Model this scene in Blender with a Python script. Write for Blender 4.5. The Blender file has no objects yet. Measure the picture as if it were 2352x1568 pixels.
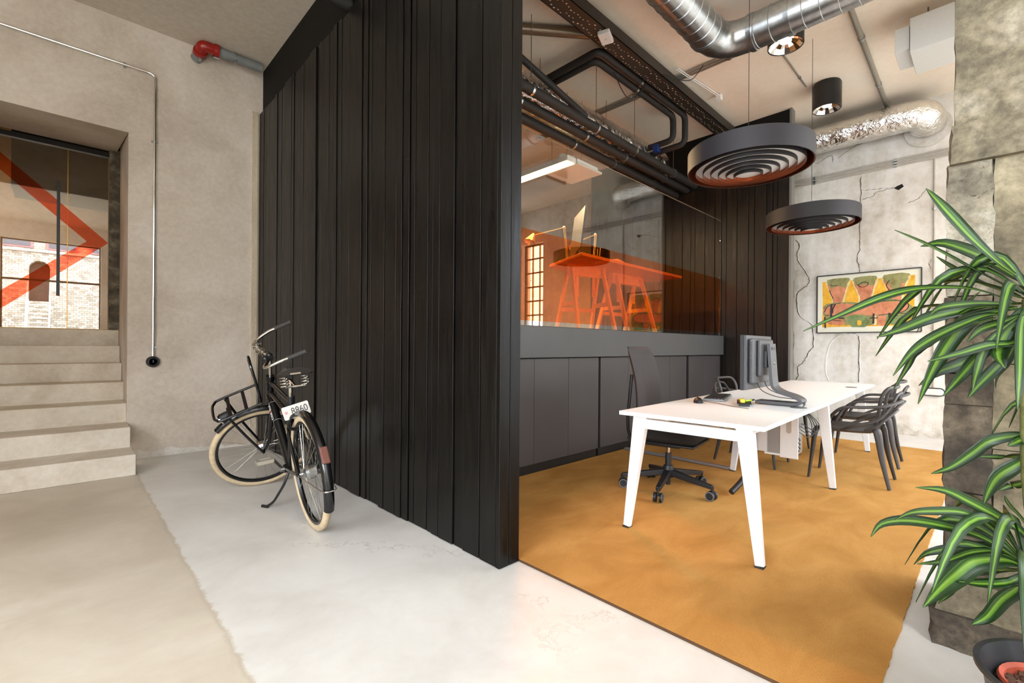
import bpy, math, random
import mathutils
from mathutils import Vector, Matrix, noise
random.seed(7)
S = bpy.context.scene
COL = S.collection
R = math.radians
PI = math.pi

# ---------------------------------------------------------------- camera
TH, ROLL = R(46.1), 0.007
Fd = Vector((math.cos(TH), math.sin(TH), 0)); Rt = Vector((math.sin(TH), -math.cos(TH), 0)); Up = Vector((0, 0, 1))
cam = bpy.data.cameras.new('camera'); cam_o = bpy.data.objects.new('camera', cam); COL.objects.link(cam_o)
cam.sensor_width = 36.0; cam.lens = 1067.0 / 2352 * 36; cam.shift_y = 12.0 / 2352; cam.clip_start = 0.02
_x = Rt * math.cos(ROLL) + Up * math.sin(ROLL); _y = Up * math.cos(ROLL) - Rt * math.sin(ROLL); _z = -Fd
M = Matrix((_x, _y, _z)).transposed().to_4x4(); M.translation = (0, 0, 1.15); cam_o.matrix_world = M
S.camera = cam_o

# ---------------------------------------------------------------- daylight, exposure
W = bpy.data.worlds.new('overcast_sky'); S.world = W; W.use_nodes = True
bg = W.node_tree.nodes['Background']; bg.inputs[0].default_value = (0.89, 0.96, 1.05, 1); bg.inputs[1].default_value = 13.8
S.view_settings.view_transform = 'Standard'; S.view_settings.look = 'None'
S.view_settings.exposure = 0.46; S.view_settings.gamma = 1.0; S.view_settings.use_curve_mapping = False
S.cycles.max_bounces = 9; S.cycles.diffuse_bounces = 5; S.cycles.glossy_bounces = 4
S.cycles.transmission_bounces = 4; S.cycles.transparent_max_bounces = 12
S.cycles.sample_clamp_indirect = 6.0; S.cycles.caustics_reflective = False; S.cycles.caustics_refractive = False
S.cycles.use_denoising = True

WY = -2.6                       # inner face of the street wall with the tall windows
WINS = [(-3.1, -1.6), (-1.2, 0.72), (3.3, 5.4), (5.65, 7.95)]
WZ0, WZ1 = 0.12, 4.12
def portal(name, loc, rot, sx, sy):
    l = bpy.data.lights.new(name, 'AREA'); l.shape = 'RECTANGLE'; l.size = sx; l.size_y = sy; l.cycles.is_portal = True
    o = bpy.data.objects.new(name, l); COL.objects.link(o); o.location = loc; o.rotation_euler = rot
for a, b in WINS:
    portal('window_daylight', ((a + b) / 2, WY - .3, (WZ0 + WZ1) / 2), (R(90), 0, 0), b - a, WZ1 - WZ0)
portal('window_daylight', (8.45, -2.0, 2.1), (R(90), 0, R(90)), .7, 3.1)
portal('window_daylight', (-3.8, 0.0, 2.2), (R(90), 0, R(-90)), 3.2, 3.4)

# ---------------------------------------------------------------- mesh helpers
def V(*a): return Vector(a)
def frame_of(d):
    d = Vector(d).normalized(); a = Vector((0, 0, 1)) if abs(d.z) < .95 else Vector((1, 0, 0))
    x = a.cross(d).normalized(); return x, d.cross(x), d
def curve(pts, k=6, closed=False):
    P = [Vector(p) for p in pts]; n = len(P); out = []
    for i in range(n if closed else n - 1):
        if closed: p0, p1, p2, p3 = P[i - 1], P[i], P[(i + 1) % n], P[(i + 2) % n]
        else: p0, p1, p2, p3 = P[max(i - 1, 0)], P[i], P[i + 1], P[min(i + 2, n - 1)]
        for j in range(k):
            t = j / k
            out.append(.5 * ((2 * p1) + (p2 - p0) * t + (2 * p0 - 5 * p1 + 4 * p2 - p3) * t * t + (3 * p1 - p0 - 3 * p2 + p3) * t ** 3))
    if not closed: out.append(P[-1])
    return out
class MB:
    def __init__(s): s.v = []; s.f = []; s.uv = None
    def add(s, vs, fs):
        n = len(s.v); s.v += [tuple(v) for v in vs]; s.f += [tuple(i + n for i in f) for f in fs]; return s
    def box(s, x0, x1, y0, y1, z0, z1):
        return s.add([(x0, y0, z0), (x1, y0, z0), (x1, y1, z0), (x0, y1, z0), (x0, y0, z1), (x1, y0, z1), (x1, y1, z1), (x0, y1, z1)],
                     [(3, 2, 1, 0), (4, 5, 6, 7), (0, 1, 5, 4), (1, 2, 6, 5), (2, 3, 7, 6), (3, 0, 4, 7)])
    def obox(s, c, size, rot=None):
        a, b, d = [q / 2 for q in size]; rot = rot or Matrix.Identity(3); c = Vector(c)
        vs = [c + rot @ Vector(p) for p in [(-a, -b, -d), (a, -b, -d), (a, b, -d), (-a, b, -d), (-a, -b, d), (a, -b, d), (a, b, d), (-a, b, d)]]
        return s.add(vs, [(3, 2, 1, 0), (4, 5, 6, 7), (0, 1, 5, 4), (1, 2, 6, 5), (2, 3, 7, 6), (3, 0, 4, 7)])
    def bar(s, p0, p1, w, h, w1=None, h1=None, up=(0, 0, 1)):
        p0, p1 = Vector(p0), Vector(p1); d = (p1 - p0).normalized(); u = Vector(up)
        if abs(d.dot(u)) > .98: u = Vector((1, 0, 0))
        x = u.cross(d).normalized(); y = d.cross(x); w1 = w if w1 is None else w1; h1 = h if h1 is None else h1
        vs = [p0 + x * (a * w / 2) + y * (b * h / 2) for a, b in ((-1, -1), (1, -1), (1, 1), (-1, 1))] + \
             [p1 + x * (a * w1 / 2) + y * (b * h1 / 2) for a, b in ((-1, -1), (1, -1), (1, 1), (-1, 1))]
        return s.add(vs, [(3, 2, 1, 0), (4, 5, 6, 7), (0, 1, 5, 4), (1, 2, 6, 5), (2, 3, 7, 6), (3, 0, 4, 7)])
    def tube(s, pts, r, n=10, closed=False, sq=1.0):
        P = [Vector(p) for p in pts]; m = len(P)
        rs = r if isinstance(r, (list, tuple)) else [r] * m
        T = [((P[(i + 1) % m] if (closed or i < m - 1) else P[i]) - (P[i - 1] if (closed or i > 0) else P[i])).normalized() for i in range(m)]
        x, y, _ = frame_of(T[0]); vs = []; fs = []
        for i in range(m):
            x = (x - T[i] * x.dot(T[i])).normalized(); y = T[i].cross(x)
            for j in range(n):
                a = 2 * PI * j / n; vs.append(P[i] + (x * math.cos(a) + y * (sq * math.sin(a))) * rs[i])
        for i in range(m if closed else m - 1):
            for j in range(n):
                a, b = i * n + j, i * n + (j + 1) % n; c, d = ((i + 1) % m) * n + (j + 1) % n, ((i + 1) % m) * n + j
                fs.append((a, b, c, d))
        if not closed: fs += [tuple(range(n - 1, -1, -1)), tuple(range((m - 1) * n, m * n))]
        return s.add(vs, fs)
    def cyl(s, p0, p1, r0, r1=None, n=16): return s.tube([p0, p1], [r0, r0 if r1 is None else r1], n)
    def lathe(s, prof, c=(0, 0, 0), d=(0, 0, 1), n=24, close=False):
        x, y, z = frame_of(d); c = Vector(c); vs = []; fs = []; m = len(prof)
        for r, h in prof:
            for j in range(n):
                a = 2 * PI * j / n; vs.append(c + x * (r * math.cos(a)) + y * (r * math.sin(a)) + z * h)
        for i in range(m if close else m - 1):
            for j in range(n):
                k = (i + 1) % m; fs.append((i * n + j, i * n + (j + 1) % n, k * n + (j + 1) % n, k * n + j))
        if not close:
            if prof[0][0] > 1e-5: fs.append(tuple(range(n - 1, -1, -1)))
            if prof[-1][0] > 1e-5: fs.append(tuple(range((m - 1) * n, m * n)))
        return s.add(vs, fs)
    def ball(s, c, r, sc=(1, 1, 1), n=12):
        c = Vector(c); vs = []; fs = []; m = n // 2
        for i in range(1, m):
            t = PI * i / m
            for j in range(n):
                a = 2 * PI * j / n
                vs.append(c + Vector((r * sc[0] * math.sin(t) * math.cos(a), r * sc[1] * math.sin(t) * math.sin(a), r * sc[2] * math.cos(t))))
        k = len(vs); vs += [c + Vector((0, 0, r * sc[2])), c - Vector((0, 0, r * sc[2]))]
        for i in range(m - 2):
            for j in range(n): fs.append((i * n + j, (i + 1) * n + j, (i + 1) * n + (j + 1) % n, i * n + (j + 1) % n))
        for j in range(n):
            fs.append((k, j, (j + 1) % n)); fs.append((k + 1, (m - 2) * n + (j + 1) % n, (m - 2) * n + j))
        return s.add(vs, fs)
    def prism(s, poly, o, ax, ay, t):
        o, ax, ay = Vector(o), Vector(ax), Vector(ay); nz = ax.cross(ay).normalized() * t; n = len(poly)
        a = [o + ax * p[0] + ay * p[1] for p in poly]; vs = a + [q + nz for q in a]
        return s.add(vs, [tuple(range(n - 1, -1, -1)), tuple(range(n, 2 * n))] + [(i, (i + 1) % n, (i + 1) % n + n, i + n) for i in range(n)])
    def xf(s, m): s.v = [tuple(m @ Vector(v)) for v in s.v]; return s
    def mesh(s, name, m, sharp=38):
        me = bpy.data.meshes.new(name); me.from_pydata(s.v, [], s.f); me.materials.append(m)
        if s.uv:
            L = me.uv_layers.new(name='UVMap')
            for lp in me.loops: L.data[lp.index].uv = s.uv[lp.vertex_index]
        me.shade_smooth(); me.set_sharp_from_angle(angle=R(sharp)); me.update(); return me
    def build(s, name, m, parent=None, bevel=0, sharp=38):
        o = bpy.data.objects.new(name, s.mesh(name, m, sharp)); COL.objects.link(o); o.parent = parent
        if bevel:
            b = o.modifiers.new('bevel', 'BEVEL'); b.width = bevel; b.segments = 2; b.harden_normals = True; b.limit_method = 'ANGLE'; b.angle_limit = R(40)
        return o
def tag(o, label=None, cat=None, group=None, kind=None):
    if label: o['label'] = label
    if cat: o['category'] = cat
    if group: o['group'] = group
    if kind: o['kind'] = kind
    return o
def thing(name, loc, label, cat, rz=0, group=None):
    o = bpy.data.objects.new(name, None); COL.objects.link(o); o.location = loc; o.rotation_euler = (0, 0, rz); o.empty_display_size = .1
    return tag(o, label, cat, group)
def struct(o, label, cat=None): return tag(o, label, cat, kind='structure')
def inst(src, parent, mw=None, name=None):
    o = src.copy(); COL.objects.link(o); o.parent = parent
    if mw is not None: o.matrix_local = mw
    if name: o.name = name
    return o
def copy_tree(root, loc, rz, label):
    r = root.copy(); COL.objects.link(r); r.location = loc; r.rotation_euler = (0, 0, rz); r['label'] = label
    def rec(a, b):
        for ch in list(a.children):
            c = ch.copy(); COL.objects.link(c); c.parent = b; rec(ch, c)
    rec(root, r); return r
def text_mesh(txt, size, m, extrude=.0006, space=1.0):
    c = bpy.data.curves.new('lettering', 'FONT'); c.body = txt; c.size = size; c.extrude = extrude; c.align_x = 'CENTER'; c.align_y = 'CENTER'; c.space_character = space
    o = bpy.data.objects.new('lettering_source', c); COL.objects.link(o)
    me = bpy.data.meshes.new_from_object(o); bpy.data.objects.remove(o); bpy.data.curves.remove(c)
    me.materials.clear(); me.materials.append(m); return me
def lettering(txt, size, m, parent, mw, space=1.0):
    o = bpy.data.objects.new('lettering', text_mesh(txt, size, m, space=space)); COL.objects.link(o); o.parent = parent; o.matrix_local = mw; return o

# ---------------------------------------------------------------- materials
def srgb(r, g, b):
    f = lambda c: ((c / 255 + .055) / 1.055) ** 2.4 if c > 10 else c / 255 / 12.92
    return (f(r), f(g), f(b), 1)
def base_mat(name, col=None, rough=.5, metal=0.0, spec=.5):
    m = bpy.data.materials.new(name); m.use_nodes = True; nt = m.node_tree; b = nt.nodes['Principled BSDF']
    if col: b.inputs['Base Color'].default_value = col
    b.inputs['Roughness'].default_value = rough; b.inputs['Metallic'].default_value = metal; b.inputs['Specular IOR Level'].default_value = spec
    return m, nt, b
def N(nt, t, **kw):
    n = nt.nodes.new(t)
    for k, v in kw.items():
        if k.startswith('i_'): n.inputs[k[2:].replace('_', ' ')].default_value = v
        else: setattr(n, k, v)
    return n
def coords(nt, scale=(1, 1, 1), kind='Object'):
    tc = N(nt, 'ShaderNodeTexCoord'); mp = N(nt, 'ShaderNodeMapping'); mp.inputs['Scale'].default_value = scale
    nt.links.new(tc.outputs[kind], mp.inputs[0]); return mp.outputs[0]
def ramp(nt, fac, stops):
    r = N(nt, 'ShaderNodeValToRGB'); e = r.color_ramp.elements
    while len(e) < len(stops): e.new(.5)
    for el, (p, c) in zip(e, stops): el.position = p; el.color = c
    nt.links.new(fac, r.inputs[0]); return r.outputs[0]
def noise_n(nt, co, scale, detail=4, rough=.55, dist=0):
    n = N(nt, 'ShaderNodeTexNoise'); n.inputs['Scale'].default_value = scale; n.inputs['Detail'].default_value = detail
    n.inputs['Roughness'].default_value = rough; n.inputs['Distortion'].default_value = dist; nt.links.new(co, n.inputs['Vector']); return n.outputs['Fac']
def mixc(nt, fac, a, b, mode='MIX'):
    m = N(nt, 'ShaderNodeMix', data_type='RGBA', blend_type=mode)
    for sock, val in ((m.inputs[0], fac), (m.inputs[6], a), (m.inputs[7], b)):
        if hasattr(val, 'is_linked') or hasattr(val, 'links'): nt.links.new(val, sock)
        else: sock.default_value = val
    return m.outputs[2]
def bump(nt, b, h, strength=.3, dist=.01):
    n = N(nt, 'ShaderNodeBump'); n.inputs['Strength'].default_value = strength; n.inputs['Distance'].default_value = dist
    nt.links.new(h, n.inputs['Height']); nt.links.new(n.outputs[0], b.inputs['Normal'])
def plain(name, rgb, rough=.5, metal=0.0, grain=0.0, gs=60, spec=.5, bmp=0.0):
    m, nt, b = base_mat(name, srgb(*rgb), rough, metal, spec)
    co = coords(nt); f = noise_n(nt, co, gs, 3)
    if grain:
        c = srgb(*rgb); lo = tuple(q * (1 - grain) for q in c[:3]) + (1,); hi = tuple(min(1, q * (1 + grain)) for q in c[:3]) + (1,)
        nt.links.new(ramp(nt, f, [(.3, lo), (.7, hi)]), b.inputs['Base Color'])
    if bmp: bump(nt, b, f, bmp, .002)
    return m
def mottled(name, c0, c1, c2, scale=1.4, rough=.7, bmp=.15, fine=30, spec=.35, dark=None, streak=None, fmix=.14):
    m, nt, b = base_mat(name, None, rough, 0, spec); co = coords(nt)
    f = noise_n(nt, co, scale, 6, .6, .4); col = ramp(nt, f, [(.3, srgb(*c0)), (.5, srgb(*c1)), (.72, srgb(*c2))])
    g = noise_n(nt, co, fine, 8, .68)
    col = mixc(nt, fmix, col, ramp(nt, g, [(.36, (.22, .22, .22, 1)), (.64, (.80, .80, .80, 1))]), 'OVERLAY')
    if streak:
        f3 = noise_n(nt, coords(nt, streak), 2.5, 5, .6); col = mixc(nt, .35, col, ramp(nt, f3, [(.35, (.3, .3, .3, 1)), (.6, (.62, .62, .62, 1))]), 'OVERLAY')
    if dark:
        f2 = noise_n(nt, co, dark[0], 6, .7, 1.0); col = mixc(nt, ramp(nt, f2, [(dark[1], (0, 0, 0, 1)), (dark[1] + .08, (1, 1, 1, 1))]), col, srgb(*dark[2]))
    nt.links.new(col, b.inputs['Base Color'])
    nt.links.new(ramp(nt, f, [(.3, (rough * .85,) * 3 + (1,)), (.7, (min(1, rough * 1.1),) * 3 + (1,))]), b.inputs['Roughness'])
    bump(nt, b, g, bmp, .006); return m
def black_wood(name, lo, hi, rough=.36, stretch=1.0):
    m, nt, b = base_mat(name, None, rough, 0, .26); info = N(nt, 'ShaderNodeObjectInfo')
    tc = N(nt, 'ShaderNodeTexCoord'); cmb = N(nt, 'ShaderNodeVectorMath', operation='ADD'); sc = N(nt, 'ShaderNodeVectorMath', operation='SCALE')
    cx = N(nt, 'ShaderNodeCombineXYZ'); nt.links.new(info.outputs['Random'], cx.inputs[2]); nt.links.new(cx.outputs[0], sc.inputs[0]); sc.inputs['Scale'].default_value = 40
    nt.links.new(tc.outputs['Object'], cmb.inputs[0]); nt.links.new(sc.outputs[0], cmb.inputs[1])
    mp = N(nt, 'ShaderNodeMapping'); mp.inputs['Scale'].default_value = (1, 1, .07); nt.links.new(cmb.outputs[0], mp.inputs[0])
    f = noise_n(nt, mp.outputs[0], 34, 6, .6, .8)
    mp2 = N(nt, 'ShaderNodeMapping'); mp2.inputs['Scale'].default_value = (1, 1, .28); nt.links.new(cmb.outputs[0], mp2.inputs[0])
    f2 = noise_n(nt, mp2.outputs[0], 3.0, 3)
    vo = N(nt, 'ShaderNodeTexVoronoi'); vo.inputs['Scale'].default_value = 3.4; mp3 = N(nt, 'ShaderNodeMapping'); mp3.inputs['Scale'].default_value = (1, 1, .5)
    nt.links.new(cmb.outputs[0], mp3.inputs[0]); nt.links.new(mp3.outputs[0], vo.inputs['Vector'])
    knot = ramp(nt, vo.outputs['Distance'], [(.04, (1, 1, 1, 1)), (.075, (0, 0, 0, 1))])
    col = ramp(nt, f, [(.32, srgb(*lo)), (.7, srgb(*hi))])
    col = mixc(nt, .5, col, ramp(nt, f2, [(.3, (.28, .28, .28, 1)), (.7, (.72, .72, .72, 1))]), 'OVERLAY')
    sep = N(nt, 'ShaderNodeMath', operation='MULTIPLY_ADD'); nt.links.new(info.outputs['Random'], sep.inputs[0]); sep.inputs[1].default_value = .5; sep.inputs[2].default_value = .25
    col = mixc(nt, .6, col, sep.outputs[0], 'OVERLAY')
    col = mixc(nt, knot, col, srgb(8, 6, 5)); nt.links.new(col, b.inputs['Base Color'])
    nt.links.new(ramp(nt, f, [(.3, (rough * .75,) * 3 + (1,)), (.7, (rough * 1.3,) * 3 + (1,))]), b.inputs['Roughness'])
    bump(nt, b, f, .22, .004); return m
def clear_glass(name, tint=(1, 1, 1, 1), ior=1.5, gloss=1.0):
    m = bpy.data.materials.new(name); m.use_nodes = True; nt = m.node_tree; nt.nodes.clear()
    out = N(nt, 'ShaderNodeOutputMaterial'); mx = N(nt, 'ShaderNodeMixShader'); tr = N(nt, 'ShaderNodeBsdfTransparent'); gl = N(nt, 'ShaderNodeBsdfGlossy'); fr = N(nt, 'ShaderNodeFresnel')
    tr.inputs[0].default_value = tint; gl.inputs['Roughness'].default_value = .0; gl.inputs['Color'].default_value = (gloss, gloss, gloss, 1); fr.inputs['IOR'].default_value = ior
    geo = N(nt, 'ShaderNodeNewGeometry'); mi = N(nt, 'ShaderNodeMath', operation='MULTIPLY_ADD')   # same reflectance on both faces of the thin pane
    nt.links.new(geo.outputs['Backfacing'], mi.inputs[0]); mi.inputs[1].default_value = 1 / ior - ior; mi.inputs[2].default_value = ior; nt.links.new(mi.outputs[0], fr.inputs['IOR'])
    nt.links.new(fr.outputs[0], mx.inputs[0]); nt.links.new(tr.outputs[0], mx.inputs[1]); nt.links.new(gl.outputs[0], mx.inputs[2]); nt.links.new(mx.outputs[0], out.inputs[0]); return m
def glow(name, rgb, strength):
    m, nt, b = base_mat(name, (1, 1, 1, 1), .5); b.inputs['Emission Color'].default_value = rgb + (1,); b.inputs['Emission Strength'].default_value = strength; return m
def foil(name, col=(232, 230, 225), scale=11, st=.55):
    m, nt, b = base_mat(name, srgb(*col), .16, 1.0); co = coords(nt, (1, 1, 1)); f = noise_n(nt, co, scale, 3, .55, 2.0); bump(nt, b, f, st, .03); return m

m_wall = mottled('warm_grey_plaster', (181, 168, 153), (204, 192, 178), (217, 208, 197), 1.3, .85, .08, 22)
m_reveal = mottled('smooth_brown_render', (138, 125, 112), (152, 139, 125), (165, 153, 139), .9, .9, .06, 14)
m_ceilL = mottled('taupe_painted_concrete', (186, 175, 160), (193, 183, 168), (200, 190, 176), .8, .9, .05, 18)
m_ceilR = mottled('bare_concrete_ceiling', (226, 209, 187), (239, 224, 204), (245, 233, 216), .55, .85, .12, 16)
m_white = mottled('whitewashed_concrete', (196, 188, 174), (218, 212, 202), (232, 228, 220), 1.2, .85, .6, 9, dark=(4, .72, (168, 156, 138)), streak=(3, 3, .35), fmix=.3)
m_stair = mottled('cast_concrete', (190, 178, 160), (210, 200, 184), (224, 216, 203), 2.2, .75, .12, 26, dark=(5, .74, (120, 105, 88)))
m_black = plain('black_paint', (16, 15, 11), .7, grain=.12, gs=5, spec=.2)
m_boardL = black_wood('black_stained_board', (4, 3, 3), (17, 14, 10), .36)
m_boardR = black_wood('warm_lit_black_board', (13, 10, 7), (40, 28, 16), .42)  # black boards too; warm reflected light is painted in as brown
m_cab = plain('anthracite_laminate', (70, 66, 66), .42, grain=.06, gs=3)
m_sill = plain('grey_painted_panel', (80, 80, 80), .5, grain=.04, gs=4)
m_plinth = plain('black_plinth', (22, 20, 18), .5, grain=.1)
m_chrome = plain('chrome', (215, 212, 205), .12, 1.0, spec=.6)
m_steel = plain('galvanised_steel', (176, 178, 178), .3, 1.0, grain=.15, gs=22)
m_greypipe = plain('grey_pipe_paint', (120, 124, 124), .4, grain=.08, gs=12)
m_red = plain('red_enamel', (150, 26, 18), .25, grain=.08, gs=12)
m_blackmetal = plain('black_metal', (22, 22, 23), .38, grain=.1, gs=30)
m_blackplastic = plain('black_plastic', (26, 26, 27), .5, grain=.1, gs=50)
m_insul = plain('black_pipe_insulation', (32, 29, 26), .7, grain=.12, gs=9)
m_foil = foil('aluminium_foil')
m_whitepl = plain('white_plastic', (228, 228, 226), .4, grain=.02)
m_whitemetal = plain('white_powder_coat', (232, 231, 229), .35, grain=.02)
m_desk = plain('white_laminate', (250, 250, 249), .32, grain=.01)
m_offwhite = plain('off_white_panel', (205, 204, 198), .5, grain=.03)
m_wire = plain('steel_wire', (120, 112, 100), .4, .8)

# ================================================================ THE SETTING
def floor_mat():
    m, nt, b = base_mat('polished_concrete', None, .42, 0, .4); co = coords(nt)
    f = noise_n(nt, co, 1.3, 6, .6, .5); g = noise_n(nt, co, 9, 6, .65, .6)
    pale = ramp(nt, f, [(.3, srgb(196, 191, 183)), (.55, srgb(212, 208, 201)), (.75, srgb(222, 219, 213))])
    tan = ramp(nt, f, [(.3, srgb(180, 168, 149)), (.55, srgb(199, 188, 170)), (.75, srgb(212, 203, 188))])
    sx = N(nt, 'ShaderNodeSeparateXYZ'); nt.links.new(co, sx.inputs[0])
    w = N(nt, 'ShaderNodeMath', operation='MULTIPLY_ADD'); nt.links.new(g, w.inputs[0]); w.inputs[1].default_value = .07; nt.links.new(sx.outputs[0], w.inputs[2])
    side = ramp(nt, w.outputs[0], [(.499, (0, 0, 0, 1)), (.515, (1, 1, 1, 1))])
    col = mixc(nt, side, tan, pale)
    edge = ramp(nt, w.outputs[0], [(.486, (0, 0, 0, 1)), (.5, (1, 1, 1, 1)), (.512, (0, 0, 0, 1))])
    col = mixc(nt, .2, col, ramp(nt, g, [(.3, (.36, .36, .36, 1)), (.7, (.66, .66, .66, 1))]), 'OVERLAY')
    vo = N(nt, 'ShaderNodeTexVoronoi', feature='DISTANCE_TO_EDGE'); vo.inputs['Scale'].default_value = .55
    wob = noise_n(nt, co, 2.6, 5, .7); vm = N(nt, 'ShaderNodeVectorMath', operation='MULTIPLY_ADD'); vm.inputs[1].default_value = (.7, .7, 0)
    cw = N(nt, 'ShaderNodeCombineXYZ'); nt.links.new(wob, cw.inputs[0]); nt.links.new(g, cw.inputs[1]); nt.links.new(cw.outputs[0], vm.inputs[0]); nt.links.new(co, vm.inputs[2]); nt.links.new(vm.outputs[0], vo.inputs['Vector'])
    crack = ramp(nt, vo.outputs['Distance'], [(.0, (1, 1, 1, 1)), (.006, (0, 0, 0, 1))])
    mul = N(nt, 'ShaderNodeMath', operation='MULTIPLY'); nt.links.new(crack, mul.inputs[0]); nt.links.new(ramp(nt, f, [(.5, (0, 0, 0, 1)), (.62, (.55, .55, .55, 1))]), mul.inputs[1])
    col = mixc(nt, mul.outputs[0], col, srgb(150, 140, 126))
    em = N(nt, 'ShaderNodeMath', operation='MULTIPLY'); nt.links.new(edge, em.inputs[0]); em.inputs[1].default_value = .4
    col = mixc(nt, em.outputs[0], col, srgb(168, 156, 138)); nt.links.new(col, b.inputs['Base Color'])
    nt.links.new(ramp(nt, g, [(.3, (.36,) * 3 + (1,)), (.7, (.56,) * 3 + (1,))]), b.inputs['Roughness'])
    hh = N(nt, 'ShaderNodeMath', operation='MULTIPLY_ADD'); nt.links.new(edge, hh.inputs[0]); hh.inputs[1].default_value = -.8; nt.links.new(g, hh.inputs[2])
    bump(nt, b, hh.outputs[0], .12, .004); return m
m_floor = floor_mat()
XB, XF, YL = 7.15, 8.15, 5.95
struct(MB().box(-3.6, 8.6, -2.9, 6.2, -.2, 0).build('floor', m_floor), 'pale polished concrete hall floor, tan on the stair side of a joint')
struct(MB().box(-3.6, 1.68, -2.9, 7.5, 4.34, 4.6).build('ceiling', m_ceilL), 'taupe painted concrete ceiling over the entrance hall')
struct(MB().box(1.68, 8.6, -2.9, 9.3, 4.45, 4.7).build('ceiling', m_ceilR), 'bare beige concrete ceiling above desk and ducts')
wl = MB().prism([(.443, YL), (1.75, YL), (1.75, 7.5), (.478, 7.5)], (0, 0, 0), (1, 0, 0), (0, 1, 0), 4.36)
wl.box(-3.6, -1.62, YL, 7.5, 0, 4.36)
wl.prism([(YL, 3.241), (7.5, 3.50), (7.5, 4.36), (YL, 4.36)], (-1.62, 0, 0), (0, 1, 0), (0, 0, 1), 2.0632)
wall_left = struct(wl.build('wall_left', m_wall), 'warm grey plastered wall with deep doorway over the stairs')
# patched plaster foot of the wall
pm = MB(); pts = []
for i in range(41):
    x = .46 + i * 1.14 / 40; pts.append((x, .05 + .045 * noise.noise((x * 7, 0, 3)) + .02 * noise.noise((x * 29, 5, 1)) + .03 * math.sin(x * 3)))
pm.prism([(.46, 0), (1.6, 0)] + [(x, z) for x, z in reversed(pts)], (0, YL, 0), (1, 0, 0), (0, 0, 1), .006)
pm.build('plaster_patch', mottled('pale_skim_plaster', (182, 174, 163), (205, 199, 190), (218, 213, 206), 6, .9, .3, 40), wall_left)
# corner bead strip where the wall meets the boards
MB().box(1.545, 1.60, YL - .02, YL, 0, 3.84).build('corner_trim', mottled('trim_plaster', (186, 172, 150), (196, 182, 160), (204, 190, 170), 3, .85, .05), wall_left)

# ---- stairs
st = bpy.data.objects.new('stairs', None); COL.objects.link(st); struct(st, 'cast concrete staircase of seven steps up to glass doors')
SY = [5.22, 5.62, 6.02, 6.42, 6.80, 7.13, 7.41]; SZ = [.185, .372, .560, .748, .938, 1.128, 1.318]
for i in range(7):
    xr = [.456, .449, .442 + .006, .455, .462, .468, .472][i]
    MB().box(-1.61, xr, SY[i], (SY[i + 1] + .05) if i < 6 else 7.62, (SZ[i - 1] - .03) if i else 0, SZ[i]).build('step', m_stair, st, bevel=.008)

# ---- slatted partition with black boards
def boards(parent, edges, place, z0, z1, m, seed, dep=(.016, .030)):
    rnd = random.Random(seed)
    for a, b in zip(edges, edges[1:]):
        lo, hi = min(a, b), max(a, b); w = hi - lo
        d = dep[0] if (w < .062 or rnd.random() < .15) else rnd.uniform(dep[1] - .008, dep[1])
        place(lo + .004, hi - .004, d, z0 + rnd.uniform(0, .002), z1 + rnd.uniform(-.012, .012)).build('board', m, parent, bevel=.0025)
part = struct(MB().box(1.64, 1.73, 1.79, YL, .005, 3.80).build('wall_partition', m_black), 'tall partition clad in uneven black stained boards')
eL = [5.93, 5.76, 5.695, 5.555, 5.365, 5.288, 5.156, 5.064, 4.855, 4.789, 4.612, 4.535, 4.386, 4.231, 4.177, 4.097, 3.944, 3.858, 3.787, 3.702, 3.556, 3.493, 3.331, 3.25, 3.194, 3.047, 2.973, 2.816, 2.739, 2.656, 2.596, 2.446, 2.392, 2.313, 2.165, 2.077, 1.926, 1.79]
boards(part, eL, lambda a, b, d, z0, z1: MB().box(1.64 - d, 1.64, a, b, z0, z1), .004, 3.82, m_boardL, 3)
eR = [1.79, 1.93, 2.04, 2.19, 2.25, 2.39, 2.53, 2.60, 2.74, 2.88]
boards(part, eR, lambda a, b, d, z0, z1: MB().box(1.73, 1.73 + d * .8, a, b, z0, z1), .004, 3.82, m_boardL, 5)
for x0, x1 in ((1.612, 1.682), (1.685, 1.757)):
    MB().box(x0, x1, 1.76, 1.79, .004, 3.82).build('board', m_boardL, part, bevel=.004)
MB().box(1.655, 1.715, 1.80, YL, 3.79, 4.5).build('upper_panel', m_black, part)
# black end wall behind the desk
pb = struct(MB().box(XB + .03, XB + .12, 1.965, 5.32, 0, 4.45).build('wall_partition', m_black), 'dark board-clad cross wall behind the long desk')
eB = [5.3, 5.16, 5.02, 4.93, 4.78, 4.62, 4.55, 4.4, 4.24, 4.16, 4.0, 3.86, 3.79, 3.64, 3.5, 3.36, 3.29, 3.13, 2.98, 2.88, 2.806, 2.653, 2.491, 2.409, 2.25, 2.172, 2.113, 1.966]
boards(pb, eB, lambda a, b, d, z0, z1: MB().box(XB + .03 - d, XB + .03, a, b, z0, z1), .004, 3.62, m_boardR, 9, (.014, .028))
MB().box(XB + .022, XB + .03, 1.966, 5.3, 3.60, 4.449).build('upper_panel', m_black, pb)
MB().box(XB - .004, XB + .13, 1.935, 1.966, 0, 4.449).build('end_trim', plain('grey_edge_trim', (112, 110, 104), .5, grain=.05), pb, bevel=.003)

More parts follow.
